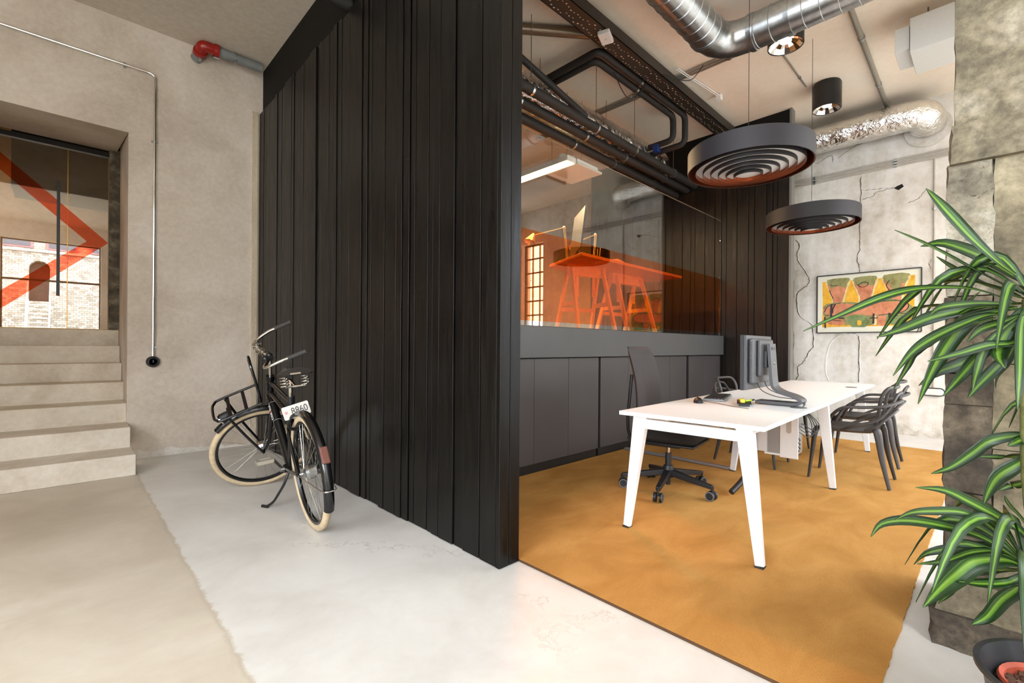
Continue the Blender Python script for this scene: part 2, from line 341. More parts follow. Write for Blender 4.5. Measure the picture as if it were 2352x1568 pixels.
# ---- far whitewashed wall with window towards the street
fw = MB(); WD = (-2.35, -1.65, .55, 3.65)
fw.box(XF, XF + .3, -2.9, WD[0], 0, 4.6).box(XF, XF + .3, WD[1], 9.3, 0, 4.6).box(XF, XF + .3, WD[0], WD[1], 0, WD[2]).box(XF, XF + .3, WD[0], WD[1], WD[3], 4.6)
wall_back = struct(fw.build('wall_back', m_white), 'cracked whitewashed concrete wall behind the desk')
m_crack = plain('crack_shadow', (96, 86, 74), .95, grain=.3, gs=40); m_ridge = plain('plaster_lip', (226, 221, 212), .9, grain=.08, gs=30)
CR = [[(2.143, 2.83), (2.095, 2.75), (2.126, 2.556), (2.038, 2.366), (1.968, 2.234), (1.982, 2.128), (2.107, 2.014), (2.129, 1.853), (2.081, 1.653), (1.925, 1.522), (1.909, 1.381), (1.907, 1.189), (1.965, 1.096), (2.031, 0.951), (2.112, 0.871), (2.097, 0.752), (2.134, 0.673)],
 [(1.335, 3.597), (1.331, 3.314), (1.34, 3.166), (1.347, 2.835), (1.336, 2.601), (1.369, 2.439), (1.341, 2.302), (1.344, 2.236)],
 [(1.506, 1.384), (1.362, 1.358), (1.342, 1.247), (1.347, 1.041), (1.336, 0.899), (1.345, 0.677)],
 [(1.334, 3.406), (1.188, 3.388), (1.06, 3.373), (0.96, 3.357)], [(1.32, 3.278), (1.201, 3.292), (1.149, 3.338), (0.972, 3.357)],
 [(0.812, 3.11), (0.718, 3.151), (0.672, 3.21), (0.631, 3.262)], [(1.875, 3.931), (1.689, 4.006), (1.673, 3.893)], [(1.613, 3.948), (1.422, 4.051), (1.253, 4.086)],
 [(0.587, 2.321), (0.603, 2.262), (0.586, 2.207)], [(2.19, 2.83), (2.18, 2.361), (2.165, 2.089), (2.18, 1.728), (2.165, 1.276), (2.17, .4)]]
for ci, c in enumerate(CR):
    P = curve([(0, y, z) for y, z in c], 5); rnd = random.Random(ci); P = [p + Vector((0, rnd.uniform(-.008, .008), rnd.uniform(-.008, .008))) for p in P]
    wd = .009 if ci in (0, 1, 2, 9) else .005
    cm = MB(); n = len(P); L = []; Rr = []
    for i, p in enumerate(P):
        t = (P[min(i + 1, n - 1)] - P[max(i - 1, 0)]).normalized(); nn = Vector((0, -t.z, t.y)); k = wd * (.35 + .9 * abs(noise.noise((i * .7, ci, 0)))) 
        L.append((p + nn * k)); Rr.append((p - nn * k))
    vs = [(XF - .003, q.y, q.z) for q in L + Rr] + [(XF + .001, q.y, q.z) for q in L + Rr]
    fs = [(i, i + 1, n + i + 1, n + i) for i in range(n - 1)] + [(2 * n + i, i, i + 1, 2 * n + i + 1)[::-1] for i in range(n - 1)]
    cm.add(vs, fs).build('crack', m_crack, wall_back)
    if ci in (0, 2, 3):
        MB().tube([(XF + .002, q.y - .012, q.z - .006) for q in P], .007, 6).build('plaster_lip', m_white, wall_back)
rp = curve([(XF + .003, y, z) for y, z in [(1.559, 1.361), (1.668, 1.264), (1.722, 1.1), (1.742, 0.918), (1.734, 0.769), (1.699, 0.689)]], 5)
MB().tube(rp, .010, 6).build('plaster_lip', m_white, wall_back)
MB().prism([(.966, 3.35), (.935, 3.37), (.88, 3.388), (.862, 3.349), (.916, 3.312)], (XF + .004, 0, 0), (0, 1, 0), (0, 0, 1), -.008).build('wall_hole', plain('hole_dark', (24, 19, 15), .95, grain=.2), wall_back)
# crumbling skirting line of old render
sk = MB(); top = []
for i in range(60):
    y = -.9 + i * 2.9 / 59; top.append((y, .12 + .06 * noise.noise((y * 5, 1, 2)) + .03 * noise.noise((y * 19, 4, 2))))
sk.prism([(-.9, 0), (2.0, 0)] + top[::-1], (XF, 0, 0), (0, 1, 0), (0, 0, 1), -.012)
sk.xf(Matrix.Identity(4)).build('render_skirting', mottled('crumbly_render', (176, 166, 150), (206, 199, 187), (226, 221, 212), 9, .95, .9, 45, dark=(16, .66, (130, 112, 92))), wall_back)

# ---- street wall, rear wall and their windows (behind the lens, seen in the glass)
m_frame = plain('dark_window_steel', (44, 44, 46), .5, grain=.1)
fr = MB(); xs = [-3.6] + [q for w in WINS for q in w] + [8.6]
fr.box(-3.6, 8.6, WY - .3, WY, 0, WZ0).box(-3.6, 8.6, WY - .3, WY, WZ1, 4.6)
for i in range(0, len(xs), 2): fr.box(xs[i], xs[i + 1], WY - .3, WY, WZ0, WZ1)
fr.box(WINS[1][0], WINS[1][1], WY - .3, WY, 3.87, WZ1)
struct(fr.build('wall_front', m_wall), 'plastered street wall with tall windows, seen in reflections')
def window(name, o, ux, w, h, nx, nz, label):
    o, ux = Vector(o), Vector(ux); uz = Vector((0, 0, 1)); f = MB()
    for a, b in (((0, 0), (w, 0)), ((0, h), (w, h))): f.bar(o + ux * a[0] + uz * a[1], o + ux * b[0] + uz * b[1], .06, .06)
    for a in (0, w): f.bar(o + ux * a, o + ux * a + uz * h, .06, .06, up=ux)
    wo = struct(f.build(name, m_frame), label)
    for i in range(1, nx): MB().bar(o + ux * (w * i / nx), o + ux * (w * i / nx) + uz * h, .03, .03, up=ux).build('glazing_bar', m_frame, wo)
    for i in range(1, nz): MB().bar(o + uz * (h * i / nz), o + ux * w + uz * (h * i / nz), .03, .035).build('glazing_bar', m_frame, wo)
for i, (a, b) in enumerate(WINS):
    if i == 1: window('window_3', (a, WY - .15, WZ0), (1, 0, 0), b - a, 3.87 - WZ0, 1, 1, 'tall shop window opposite the stairs'); MB().bar((a, WY - .15, 2.83), (b, WY - .15, 2.83), .05, .05).build('glazing_bar', m_frame, bpy.data.objects['window_3'])
    else: window('window_%d' % (i + 4), (a, WY - .15, WZ0), (1, 0, 0), b - a, WZ1 - WZ0, 4, 8, 'steel gridded street window number %d' % (i + 1))
window('window_2', (XF + .15, WD[0], WD[2]), (0, 1, 0), WD[1] - WD[0], WD[3] - WD[2], 3, 9, 'tall steel gridded window in the far wall')
rw = MB(); rw.box(-3.8, -3.5, -2.9, -1.6, 0, 4.6).box(-3.8, -3.5, 1.6, 7.5, 0, 4.6).box(-3.8, -3.5, -1.6, 1.6, 0, .5).box(-3.8, -3.5, -1.6, 1.6, 3.9, 4.6)
struct(rw.build('wall_rear', m_wall), 'plastered wall behind the viewer with wide window')
window('window_9', (-3.65, -1.6, .5), (0, 1, 0), 3.2, 3.4, 4, 4, 'wide steel window behind the viewer')

# ---- raised rooms behind the glass
m_inwall = mottled('warm_interior_plaster', (150, 132, 108), (176, 156, 128), (196, 176, 146), 1.0, .9, .1, 14)
m_infloor = plain('brown_wood_floor', (96, 74, 52), .5, grain=.2, gs=8)
struct(MB().box(1.755, 8.15, 2.96, 9.3, 1.1, 1.32).build('floor_raised', m_infloor), 'raised floor of the glazed office')
struct(MB().box(1.755, 8.15, 9.0, 9.3, 1.3, 4.46).build('wall_office', m_inwall), 'warm plaster rear wall of the glazed office')
struct(MB().box(1.70, 1.758, YL, 9.0, 1.3, 4.46).build('wall_side', m_inwall), 'side wall of the glazed office')
struct(MB().box(-3.6, 1.70, 7.62, 10.9, 1.1, 1.32).build('floor_landing', m_infloor), 'raised floor behind the glass doors')
lr = MB(); lr.box(-3.6, 1.70, 10.6, 10.9, 1.3, 4.4).box(-3.6, -3.3, 7.5, 10.6, 1.3, 4.4).box(1.4, 1.70, 7.5, 10.6, 1.3, 4.4)
struct(lr.build('wall_landing', m_inwall), 'plaster walls of the room behind the glass doors')
struct(MB().box(-3.6, 1.70, 7.5, 10.9, 4.34, 4.5).build('ceiling_landing', m_inwall), 'ceiling of the room behind the glass doors')
m_lamp_warm = glow('warm_lamp_glow', (1, .72, .38), 9.0)
struct(MB().box(-.5, 1.4, 8.6, 9.3, 3.14, 4.34).build('bulkhead', m_black), 'black boxed-in bulkhead behind the glass doors')

# ---- glazed front of the office (sill, pane, orange film)
m_glass = clear_glass('office_glass', (.97, .97, .95, 1), 1.62)
m_film = clear_glass('orange_film', (1.0, .66, .28, 1), 1.35)
m_amber = clear_glass('door_glass', (.93, .84, .68, 1), 2.3)
m_redfilm = clear_glass('red_orange_film', (.97, .56, .32, 1), 1.35)
struct(MB().box(1.76, 7.148, 2.83, 2.96, 1.052, 1.335).build('trim_1', m_sill, bevel=.003), 'broad grey sill panel under the office glazing')
w1 = struct(MB().box(1.758, 7.148, 2.89, 2.90, 1.335, 3.08).build('window_1', m_glass), 'large frameless glass screen above the grey sill')
MB().box(1.76, 7.146, 2.886, 2.8885, 1.385, 2.2).build('orange_film', m_film, w1)
MB().box(1.758, 7.148, 2.889, 2.901, 3.0802, 3.083).build('polished_edge', plain('glass_edge', (150, 142, 122), .4), w1)
MB().box(1.758, 7.148, 2.884, 2.906, 1.335, 1.343).build('bottom_channel', m_blackmetal, w1)
# ---- glass doors above the stairs
d1 = struct(MB().box(.015 + .004, .375, 7.45, 7.46, 1.325, 3.40).build('door_1', m_amber), 'frameless glass double doors with orange chevron film')
MB().box(-1.56, .015 - .004, 7.45, 7.46, 1.325, 3.40).build('door_leaf', m_amber, d1)
MB().prism([(-.688, 3.38), (.371, 2.37), (-.70, 1.335), (-.92, 1.335), (.179, 2.36), (-.885, 3.38)], (0, 7.4485, 0), (1, 0, 0), (0, 0, 1), .002).build('chevron_film', m_redfilm, d1)
MB().box(-1.6, .375, 7.42, 7.48, 3.40, 3.455).build('head_track', m_blackmetal, d1)
hd = MB().box(-.075, -.047, 7.385, 7.41, 1.70, 3.0); hd.cyl((-.061, 7.40, 1.85), (-.061, 7.45, 1.85), .008).cyl((-.061, 7.40, 2.85), (-.061, 7.45, 2.85), .008)
hd.build('door_handle', m_blackmetal, d1)
MB().box(-1.6, .375, 7.43, 7.47, 1.318, 1.326).build('threshold', plain('brass_threshold', (150, 120, 70), .4, .8), d1)
MB().box(.012, .018, 7.449, 7.461, 1.326, 3.40).build('leaf_seal', plain('gold_seal', (206, 160, 84), .3, .7), d1)
struct(MB().box(.376, .476, 7.41, 7.6, 1.318, 3.5).build('trim_2', mottled('old_stone_jamb', (52, 46, 38), (92, 84, 70), (150, 142, 124), 7, .85, .7, 30)), 'mottled old stone jamb beside the glass doors')

# ================================================================ FITTED CUPBOARDS AND RUG
def cupboard(edges, label):
    a, b = edges[0], edges[-1]
    t = thing('cupboard', ((a + b) / 2, 3.08, 0), label, 'cupboard', group='anthracite cupboards under the sill'); ox = (a + b) / 2
    MB().box(a - ox, b - ox, -.185, .2, .09, 1.05).build('body', m_black, t)
    MB().box(a - ox, b - ox, -.18, .19, 0, .09).build('plinth', m_plinth, t)
    for p, q in zip(edges, edges[1:]): MB().box(p - ox + .002, q - ox - .002, -.208, -.186, .095, 1.044).build('door', m_cab, t, bevel=.0015)
cupboard([2.03, 2.535, 3.045, 3.53, 4.026], 'anthracite cupboard with flush doors next to the black board partition')
cupboard([4.058, 4.592, 5.07, 5.564, 6.027], 'anthracite cupboard directly behind the swivel chair')
cupboard([6.089, 6.612, 7.12], 'narrow anthracite cupboard in the corner by the dark cross wall')

def rug_mat():
    m, nt, b = base_mat('ochre_wool', None, .95, 0, .1); co = coords(nt)
    f = noise_n(nt, coords(nt, (1, 1.8, 1)), 2.2, 5, .6, .6); g = noise_n(nt, co, 160, 3)
    col = ramp(nt, f, [(.3, srgb(156, 107, 50)), (.55, srgb(175, 126, 66)), (.75, srgb(188, 140, 80))])
    col = mixc(nt, .35, col, ramp(nt, g, [(.3, (.33, .33, .33, 1)), (.7, (.67, .67, .67, 1))]), 'OVERLAY'); nt.links.new(col, b.inputs['Base Color'])
    b.inputs['Sheen Weight'].default_value = .25; b.inputs['Sheen Tint'].default_value = srgb(240, 190, 110)
    bump(nt, b, g, .5, .004); return m
rp = [(1.762, .262)]; rnd = random.Random(2)
for i in range(1, 160): rp.append((1.762 + (7.1 - 1.762) * i / 160, .262 + .004 * noise.noise((i * .9, 0, 0)) + rnd.uniform(-.003, .003)))
rp += [(7.1, .27), (7.1, 2.885), (1.762, 2.885)]
rugo = thing('rug', (1.762, .262, 0), 'large ochre yellow wool rug under the white desk', 'rug'); RM = Matrix.Translation((-1.762, -.262, 0))
MB().box(1.7585, 1.7618, .262, 2.885, 0, .0115).xf(RM).build('edge_binding', plain('brown_binding', (74, 48, 24), .9, grain=.1), rugo)
(MB().prism(rp, (0, 0, 0), (1, 0, 0), (0, 1, 0), .012).xf(RM).build('pile', rug_mat(), rugo))
FZ = .0125

# ================================================================ LONG WHITE DESK
desk = thing('desk', (2.545, 1.227, FZ), 'long white desk with splayed white metal legs on the ochre rug', 'desk', R(2.0))
MB().box(0, 4.12, -.42, .42, .714, .738).build('tabletop', m_desk, desk, bevel=.0015)
for s in (.075, 1.97, 3.90):
    MB().box(s - .02, s + .02, -.27, .27, .635, .695).build('cross_beam', m_whitemetal, desk, bevel=.003)
    for q in (-1, 1):
        MB().bar((s, q * .305, .713), (s - .02, q * .388, .006), .05, .088, .03, .045, up=(0, 1, 0)).build('leg', m_whitemetal, desk, bevel=.004)
        MB().box(s - .045, s + .005, q * .388 - .022, q * .388 + .022, 0, .006).build('foot_pad', m_blackplastic, desk)
for q in (-.275, .275): MB().box(.1, 3.9, q - .02, q + .02, .655, .714).build('side_rail', m_whitemetal, desk)
MB().box(2.3, 3.7, -.12, .12, .60, .61).build('cable_tray', m_steel, desk)
m_lid = plain('grey_grommet', (108, 108, 110), .4, .3)
for x, y in ((1.02, -.345), (3.35, -.31)): MB().lathe([(0, .7385), (.05, .7385), (.05, .741), (.045, .743), (0, .743)], (x, y, 0)).build('cable_port', m_lid, desk)

# ---- aluminium cable strip on the rug
t = MB().bar((4.52, 2.86, FZ + .012), (4.50, 1.72, FZ + .012), .055, .024).build('cable_strip', plain('brushed_aluminium', (176, 182, 188), .4, .7), bevel=.008)
tag(t, 'aluminium floor cable strip running from cupboard to middle desk leg', 'cable strip')

# ================================================================ DARK PLASTIC ARMCHAIRS
m_chair = plain('dark_grey_polypropylene', (62, 58, 56), .5, grain=.05, gs=20)
def armchair(loc, rz, label):
    t = thing('armchair', loc, label, 'chair', rz, 'dark woven-line plastic armchairs around the desk')
    g = 9; vs = []; fs = []
    for lay in (0, 1):
        for i in range(g):
            for j in range(g):
                u, v = -1 + 2 * i / (g - 1), -1 + 2 * j / (g - 1)
                k = 1 - .10 * (u * u * v * v); x = u * (.235 - .02 * (v < 0) * (-v)) * k; y = v * .225 * k
                z = .445 + .022 * u * u + .012 * max(0, -v) ** 2 - .02 * max(0, v - .6) - (.018 if lay else 0) - (.012 if lay and abs(u) < .9 and abs(v) < .9 else 0)
                vs.append((x, y + .03, z))
    for i in range(g - 1):
        for j in range(g - 1):
            a = i * g + j; fs.append((a, a + g, a + g + 1, a + 1)); b = a + g * g; fs.append((b, b + 1, b + g + 1, b + g))
    ring = [i * g for i in range(g)] + [(g - 1) * g + j for j in range(1, g)] + [i * g + g - 1 for i in range(g - 2, -1, -1)] + [j for j in range(g - 2, 0, -1)]
    for a, b in zip(ring, ring[1:] + ring[:1]): fs.append((b, a, a + g * g, b + g * g))
    MB().add(vs, fs).build('seat', m_chair, t, sharp=60)
    for sx in (-1, 1):
        MB().tube(curve([(sx * .205, .215, .45), (sx * .209, .235, .40), (sx * .213, .255, .22), (sx * .217, .28, .004)], 4), [.034, .032, .030, .029, .028, .026, .024, .022, .020, .018, .016, .015, .014], 10, sq=.8).build('leg', m_chair, t)
        MB().tube(curve([(sx * .175, -.19, .47), (sx * .19, -.205, .42), (sx * .203, -.235, .22), (sx * .217, -.28, .004)], 4), [.03, .032, .032, .031, .03, .028, .026, .024, .022, .019, .017, .015, .014], 10, sq=.8).build('leg', m_chair, t)
    def loop(half, r=.0125):
        pts = half + [(-x, y, z) for x, y, z in reversed(half[:-1])]
        MB().tube(curve(pts, 6), r, 8).build('back_loop', m_chair, t)
    # tall rounded outline, broad low sweep, arm-level sweep
    loop([(.215, .16, .445), (.255, .11, .56), (.285, .02, .645), (.285, -.12, .66), (.25, -.24, .675), (.15, -.315, .70), (0, -.34, .71)], .0135)
    loop([(.18, -.18, .46), (.195, -.205, .60), (.215, -.225, .74), (.19, -.265, .815), (.10, -.305, .825), (0, -.315, .825)], .0135)
    loop([(.235, .04, .45), (.275, -.06, .50), (.24, -.20, .56), (.19, -.275, .66), (.13, -.315, .755), (.06, -.33, .775), (0, -.332, .775)], .0125)
    loop([(.20, -.10, .455), (.205, -.19, .50), (.165, -.255, .57), (.09, -.30, .62), (0, -.31, .63)], .0115)
    return t
c0 = armchair((4.995, .87, FZ), R(2), 'dark grey loop-back armchair on the window side, beside the middle desk leg')
copy_tree(c0, (5.895, .915, FZ), R(3), 'dark grey loop-back armchair on the window side, nearest the picture wall')
copy_tree(c0, (5.01, 1.705, FZ), R(181), 'dark grey loop-back armchair on the cupboard side, partly behind the computer screen')
copy_tree(c0, (5.87, 1.73, FZ), R(182), 'dark grey loop-back armchair on the cupboard side nearest the dark cross wall')

# ================================================================ SWIVEL CHAIR
m_fab = plain('charcoal_fabric', (66, 61, 60), .9, grain=.12, gs=140, bmp=.3)
m_fabd = plain('black_fabric', (36, 33, 32), .9, grain=.12, gs=140, bmp=.3)
oc = thing('office_chair', (3.49, 1.81, FZ), 'charcoal high-back swivel chair on five castors at the white desk', 'chair', R(189))
m_cring = plain('grey_castor_ring', (120, 122, 124), .4, .3)
bs = MB(); bs.lathe([(.03, .10), (.045, .11), (.05, .15), (.035, .20), (.03, .20)], n=20); bs.cyl((0, 0, .045), (0, 0, .11), .018)
base = bs.build('base', m_blackplastic, oc)
for a in (124, 196, 268, 340, 52):
    q = R(a - 189); d = Vector((math.cos(q), math.sin(q), 0)); e = d * .36; s_ = Vector((-d.y, d.x, 0))
    MB().bar(d * .03 + V(0, 0, .145), e + V(0, 0, .10), .055, .05, .036, .03).build('base_arm', m_blackplastic, base, bevel=.006)
    ca = MB(); c = e + d * -.01 + V(0, 0, .0365); ca.cyl(e + V(0, 0, .05), e + V(0, 0, .105), .01, n=10)
    for w in (-.021, .021): ca.lathe([(0, -.01), (.031, -.011), (.036, -.007), (.036, .007), (.031, .011), (0, .01)], c + s_ * w, s_, 18)
    co_ = ca.build('castor', m_blackplastic, base)
    for w in (-.0325, .0325): MB().lathe([(.028, -.001), (.034, -.001), (.034, .001), (.028, .001)], c + s_ * w, s_, 18, True).build('castor_ring', m_cring, base)
MB().cyl((0, 0, .2), (0, 0, .30), .024, n=18).build('column_sleeve', m_blackplastic, oc)
MB().cyl((0, 0, .3), (0, 0, .40), .014, n=16).build('gas_lift', m_chrome, oc)
mc = MB().box(-.11, .11, -.16, .12, .36, .41); mc.box(-.16, -.10, -.02, .04, .365, .395); mc.cyl((-.22, .0, .375), (-.1, .0, .375), .014, n=12); mc.box(-.05, .05, -.33, -.1, .37, .40)
mc.build('tilt_mechanism', m_blackplastic, oc, bevel=.008)
def cushion(mb, w, d, h, c, bul=.35, n=10, m_=10, taper=0, curv=0):
    vs = []; fs = []
    for lay in (0, 1):
        for i in range(n + 1):
            for j in range(m_ + 1):
                u, v = -1 + 2 * i / n, -1 + 2 * j / m_; k = (1 - abs(u) ** 6) ** .5 * (1 - abs(v) ** 6) ** .5
                uu = u * (1 - .06 * v * v) * (1 - taper * v); vs.append((c[0] + uu * w / 2, c[1] + v * d / 2, c[2] + (h * (.5 + (.5 * k)) if lay == 0 else h * (.5 - .5 * k)) + curv * v * v))
    K = (n + 1) * (m_ + 1)
    for i in range(n):
        for j in range(m_):
            a = i * (m_ + 1) + j; fs.append((a, a + m_ + 1, a + m_ + 2, a + 1)); fs.append((a + K, a + K + 1, a + K + m_ + 2, a + K + m_ + 1))
    return mb.add(vs, fs)
cushion(MB(), .50, .48, .085, (0, .05, .405), curv=0).build('seat', m_fabd, oc, sharp=70)
MB().box(-.22, .22, -.17, .26, .392, .412).build('seat_pan', m_blackplastic, oc, bevel=.01)
bk = cushion(MB(), .47, .66, .085, (0, 0, 0), taper=-.0, n=12, m_=20)
rot = Matrix.Translation((0, -.20, .82)) @ Matrix.Rotation(R(97), 4, 'X')
bv = []
for x, y, z in bk.v:
    z2 = z - .05 * (y / .32) ** 2 + (.03 if y < -.1 else 0) * 0 - .25 * x * x
    p = rot @ Vector((x, y, -z2)); bv.append(tuple(p))
bk.v = bv; bk.f = [f[::-1] for f in bk.f]; bko = bk.build('backrest', m_fab, oc, sharp=70)
MB().tube(curve([(-.19, -.207, .93), (0, -.185, .928), (.19, -.207, .93)], 8), .0035, 6).build('back_seam', m_fabd, bko)
for sx in (-1, 1): MB().tube(curve([(sx * .04, -.24, .385), (sx * .09, -.29, .42), (sx * .13, -.29, .56), (sx * .15, -.265, .75), (sx * .15, -.25, .92)], 6), .013, 8).build('back_frame', m_blackplastic, oc)
MB().bar((0, -.30, .385), (0, -.10, .385), .10, .03).build('back_bracket', m_blackplastic, oc, bevel=.006)

# ================================================================ THINGS ON THE DESK
DT = FZ + .738 + .0005
mon = thing('monitor', (3.66, 1.20, DT + .003), 'grey flat computer monitor seen from behind, on S-shaped stand', 'monitor', R(1))
m_mgrey = plain('graphite_plastic', (78, 78, 80), .42, .1, grain=.04); m_mdark = plain('dark_bezel', (40, 40, 42), .45, grain=.05)
MB().box(-.275, .275, .012, .035, .105, .49).build('bezel', m_mdark, mon, bevel=.003)
MB().box(-.273, .273, -.006, .012, .107, .488).build('back_cover', m_mgrey, mon, bevel=.003)
MB().box(-.235, .235, -.034, -.006, .15, .465).build('back_bulge', m_mgrey, mon, bevel=.018)
MB().box(-.15, .15, -.056, -.034, .20, .455).build('rear_housing', m_mgrey, mon, bevel=.012)
MB().box(-.262, .262, .0352, .0357, .12, .475).build('screen', plain('black_screen', (10, 10, 12), .12), mon)
vt = MB()
for k in range(22): vt.box(-.245, -.205, -.0262, -.02, .165 + k * .0128, .171 + k * .0128)
tag(vt.build('vent_slots', m_mdark, mon), kind='stuff')
MB().box(-.06, .06, -.075, -.056, .26, .38).build('stand_mount', m_mdark, mon, bevel=.003)
def sweep(prof, w, t_):
    P = curve(prof, 6); mb = MB(); vs = []; n = len(P)
    for i, p in enumerate(P):
        t2 = (P[min(i + 1, n - 1)] - P[max(i - 1, 0)]).normalized(); nn = Vector((0, -t2.z, t2.y)) * t_ / 2
        for sx, sn in ((-1, -1), (1, -1), (1, 1), (-1, 1)): vs.append(p + Vector((sx * w / 2, 0, 0)) + nn * sn)
    fs = [(3, 2, 1, 0), tuple(range((n - 1) * 4, n * 4))]
    for i in range(n - 1):
        for j in range(4): fs.append((i * 4 + j, i * 4 + (j + 1) % 4, i * 4 + 4 + (j + 1) % 4, i * 4 + 4 + j))
    return mb.add(vs, fs)
sweep([(0, -.085, .43), (0, -.095, .28), (0, -.105, .16), (0, -.12, .115), (0, -.17, .085), (0, -.245, .062), (0, -.285, .035), (0, -.255, .0145), (0, -.16, .0125), (0, .0, .0125)], .13, .02).build('stand', m_mgrey, mon, bevel=.004)
MB().box(-.035, .035, -.101, -.094, .385, .405).build('stand_handle', m_mdark, mon)
lg = MB().lathe([(0, 0), (.016, 0), (.016, .0015), (0, .0015)], (0, -.1045, .285), (0, -1, 0), 24)
lgo = lg.build('badge', plain('silver_badge', (170, 168, 158), .3, .8), mon)
lettering('hp', .022, m_mdark, mon, Matrix.Translation((0, -.1068, .285)) @ Matrix.Rotation(R(90), 4, 'X'))
for x in (-.1, .06): MB().tube(curve([(x, -.02, .17), (x + .01, -.05, .10), (x + .03, -.14, .06), (x * .3, -.26, .045), (x * .2 - .02, -.30, .02), (-.06, -.30, .004)], 6), .003, 6).build('cable', m_blackplastic, mon)

kb = thing('keyboard', (3.73, 1.52, DT), 'black computer keyboard with grey edge on the white desk', 'keyboard', R(14))
MB().box(-.225, .225, -.075, .075, 0, .016).build('case', plain('grey_keyboard_case', (120, 121, 122), .4), kb, bevel=.004)
ks = MB()
for i in range(20):
    for j in range(6): ks.box(-.218 + i * .0218, -.218 + i * .0218 + .018, -.068 + j * .0228, -.068 + j * .0228 + .0185, .016, .023)
tag(ks.build('keys', m_blackplastic, kb), kind='stuff')
ms = thing('mouse', (3.335, 1.50, DT), 'black wired computer mouse left of the keyboard', 'mouse', R(30))
mb_ = MB().ball((0, 0, .004), .06, (1, .56, .6), 16); mb_.v = [(x, y, max(0, z)) for x, y, z in mb_.v]; mb_.build('shell', m_blackplastic, ms)
MB().lathe([(0, -.004), (.009, -.004), (.009, .004), (0, .004)], (.032, 0, .031), (0, 1, 0), 12).build('scroll_wheel', m_mdark, ms)
MB().tube(curve([(.058, 0, .008), (.075, -.06, .004), (-.05, -.14, .004), (-.18, -.20, .004), (-.28, -.28, .004)], 6), .002, 6).build('cable', m_blackplastic, ms)
tr = thing('pen_tray', (3.455, 1.225, DT), 'flat black tray of pens at the foot of the monitor', 'tray', R(20))
MB().box(-.13, .13, -.045, .045, .008 + .0105, .024).build('tray', m_blackplastic, tr, bevel=.004)
MB().box(-.10, .10, -.035, .035, 0, .019).build('base', m_blackplastic, tr)
m_lime = plain('lime_plastic', (176, 200, 40), .4, grain=.05); m_yel = plain('yellow_plastic', (228, 206, 70), .4, grain=.05)
def pen(x, y, a, L, m1, m2, label, z=.0):
    t = thing('highlighter', (x, y, DT + z), label, 'pen', R(a)); MB().cyl((-L / 2, 0, .007), (L * .15, 0, .007), .007, n=12).build('barrel', m1, t); MB().cyl((L * .15, 0, .007), (L / 2, 0, .007), .0075, .006, n=12).build('cap', m2, t); return t
pen(3.49, 1.20, -6, .135, m_lime, m_blackplastic, 'lime green highlighter lying nearest the monitor foot', .0245)
pen(3.485, 1.25, 15, .14, m_blackplastic, m_lime, 'black highlighter with lime cap lying across the tray', .0245)
pp = thing('candy_pack', (3.385, 1.215, DT + .0245), 'small yellow and red sweets packet on the pen tray', 'packet', R(30))
MB().box(-.035, .035, -.014, .014, 0, .024).build('wrapper', m_yel, pp, bevel=.004); MB().box(-.02, .02, -.0146, .0146, .004, .016).build('label_band', plain('red_print', (176, 40, 40), .4), pp)

# ---- computer hung under the desk, with cable loops
pc = thing('desktop_computer', (4.14, 1.26, 0), 'white desktop computer hung in a holder under the desk', 'computer', R(2))
MB().box(-.085, .085, -.20, .19, .325, .72).build('case', m_whitemetal, pc, bevel=.004)
MB().box(-.095, -.0855, -.215, -.09, .30, .722).build('holder_panel', m_whitemetal, pc, bevel=.002)
MB().box(-.093, .093, -.09, .02, .31, .325).build('holder_base', m_whitemetal, pc)
MB().box(-.0925, -.0858, -.088, .0, .31, .72).build('holder_band', plain('grey_band', (150, 146, 142), .5), pc)
sl = [(.018 * math.cos(a), (.04 if math.sin(a) > 0 else -.04) + .018 * math.sin(a)) for a in [2 * PI * k / 20 for k in range(20)]]
MB().prism(sl, (-.0955, -.152, .55), (0, 1, 0), (0, 0, 1), -.002).build('slot', plain('slot_shadow', (190, 178, 165), .6), pc)
MB().box(-.075, .075, -.207, -.2, .33, .715).build('rear_panel', m_steel, pc)
pt = MB()
for k in range(7): pt.box(-.05 + (k % 2) * .03, -.03 + (k % 2) * .03, -.211, -.207, .35 + k * .016, .362 + k * .016)
tag(pt.build('ports', m_blackplastic, pc), kind='stuff')
for k in range(4): MB().tube(curve([(-.03 + .02 * k, -.21, .50 + .02 * k), (.02 + .02 * k, -.27 - .01 * k, .46 + .015 * k), (.07 + .02 * k, -.27 - .012 * k, .56), (.06 + .015 * k, -.22, .66), (.05, -.16, .72)], 7), .0035, 6).build('cable', m_blackplastic, pc)
t = MB().tube(curve([(3.93, 1.33, .70), (3.95, 1.34, .50), (3.96, 1.345, .30), (3.86, 1.36, .14), (3.70, 1.40, FZ + .03)], 8), .022, 10).build('cable_hose', m_blackplastic)
tag(t, 'black flexible cable hose hanging from under the desk to the rug', 'cable hose')

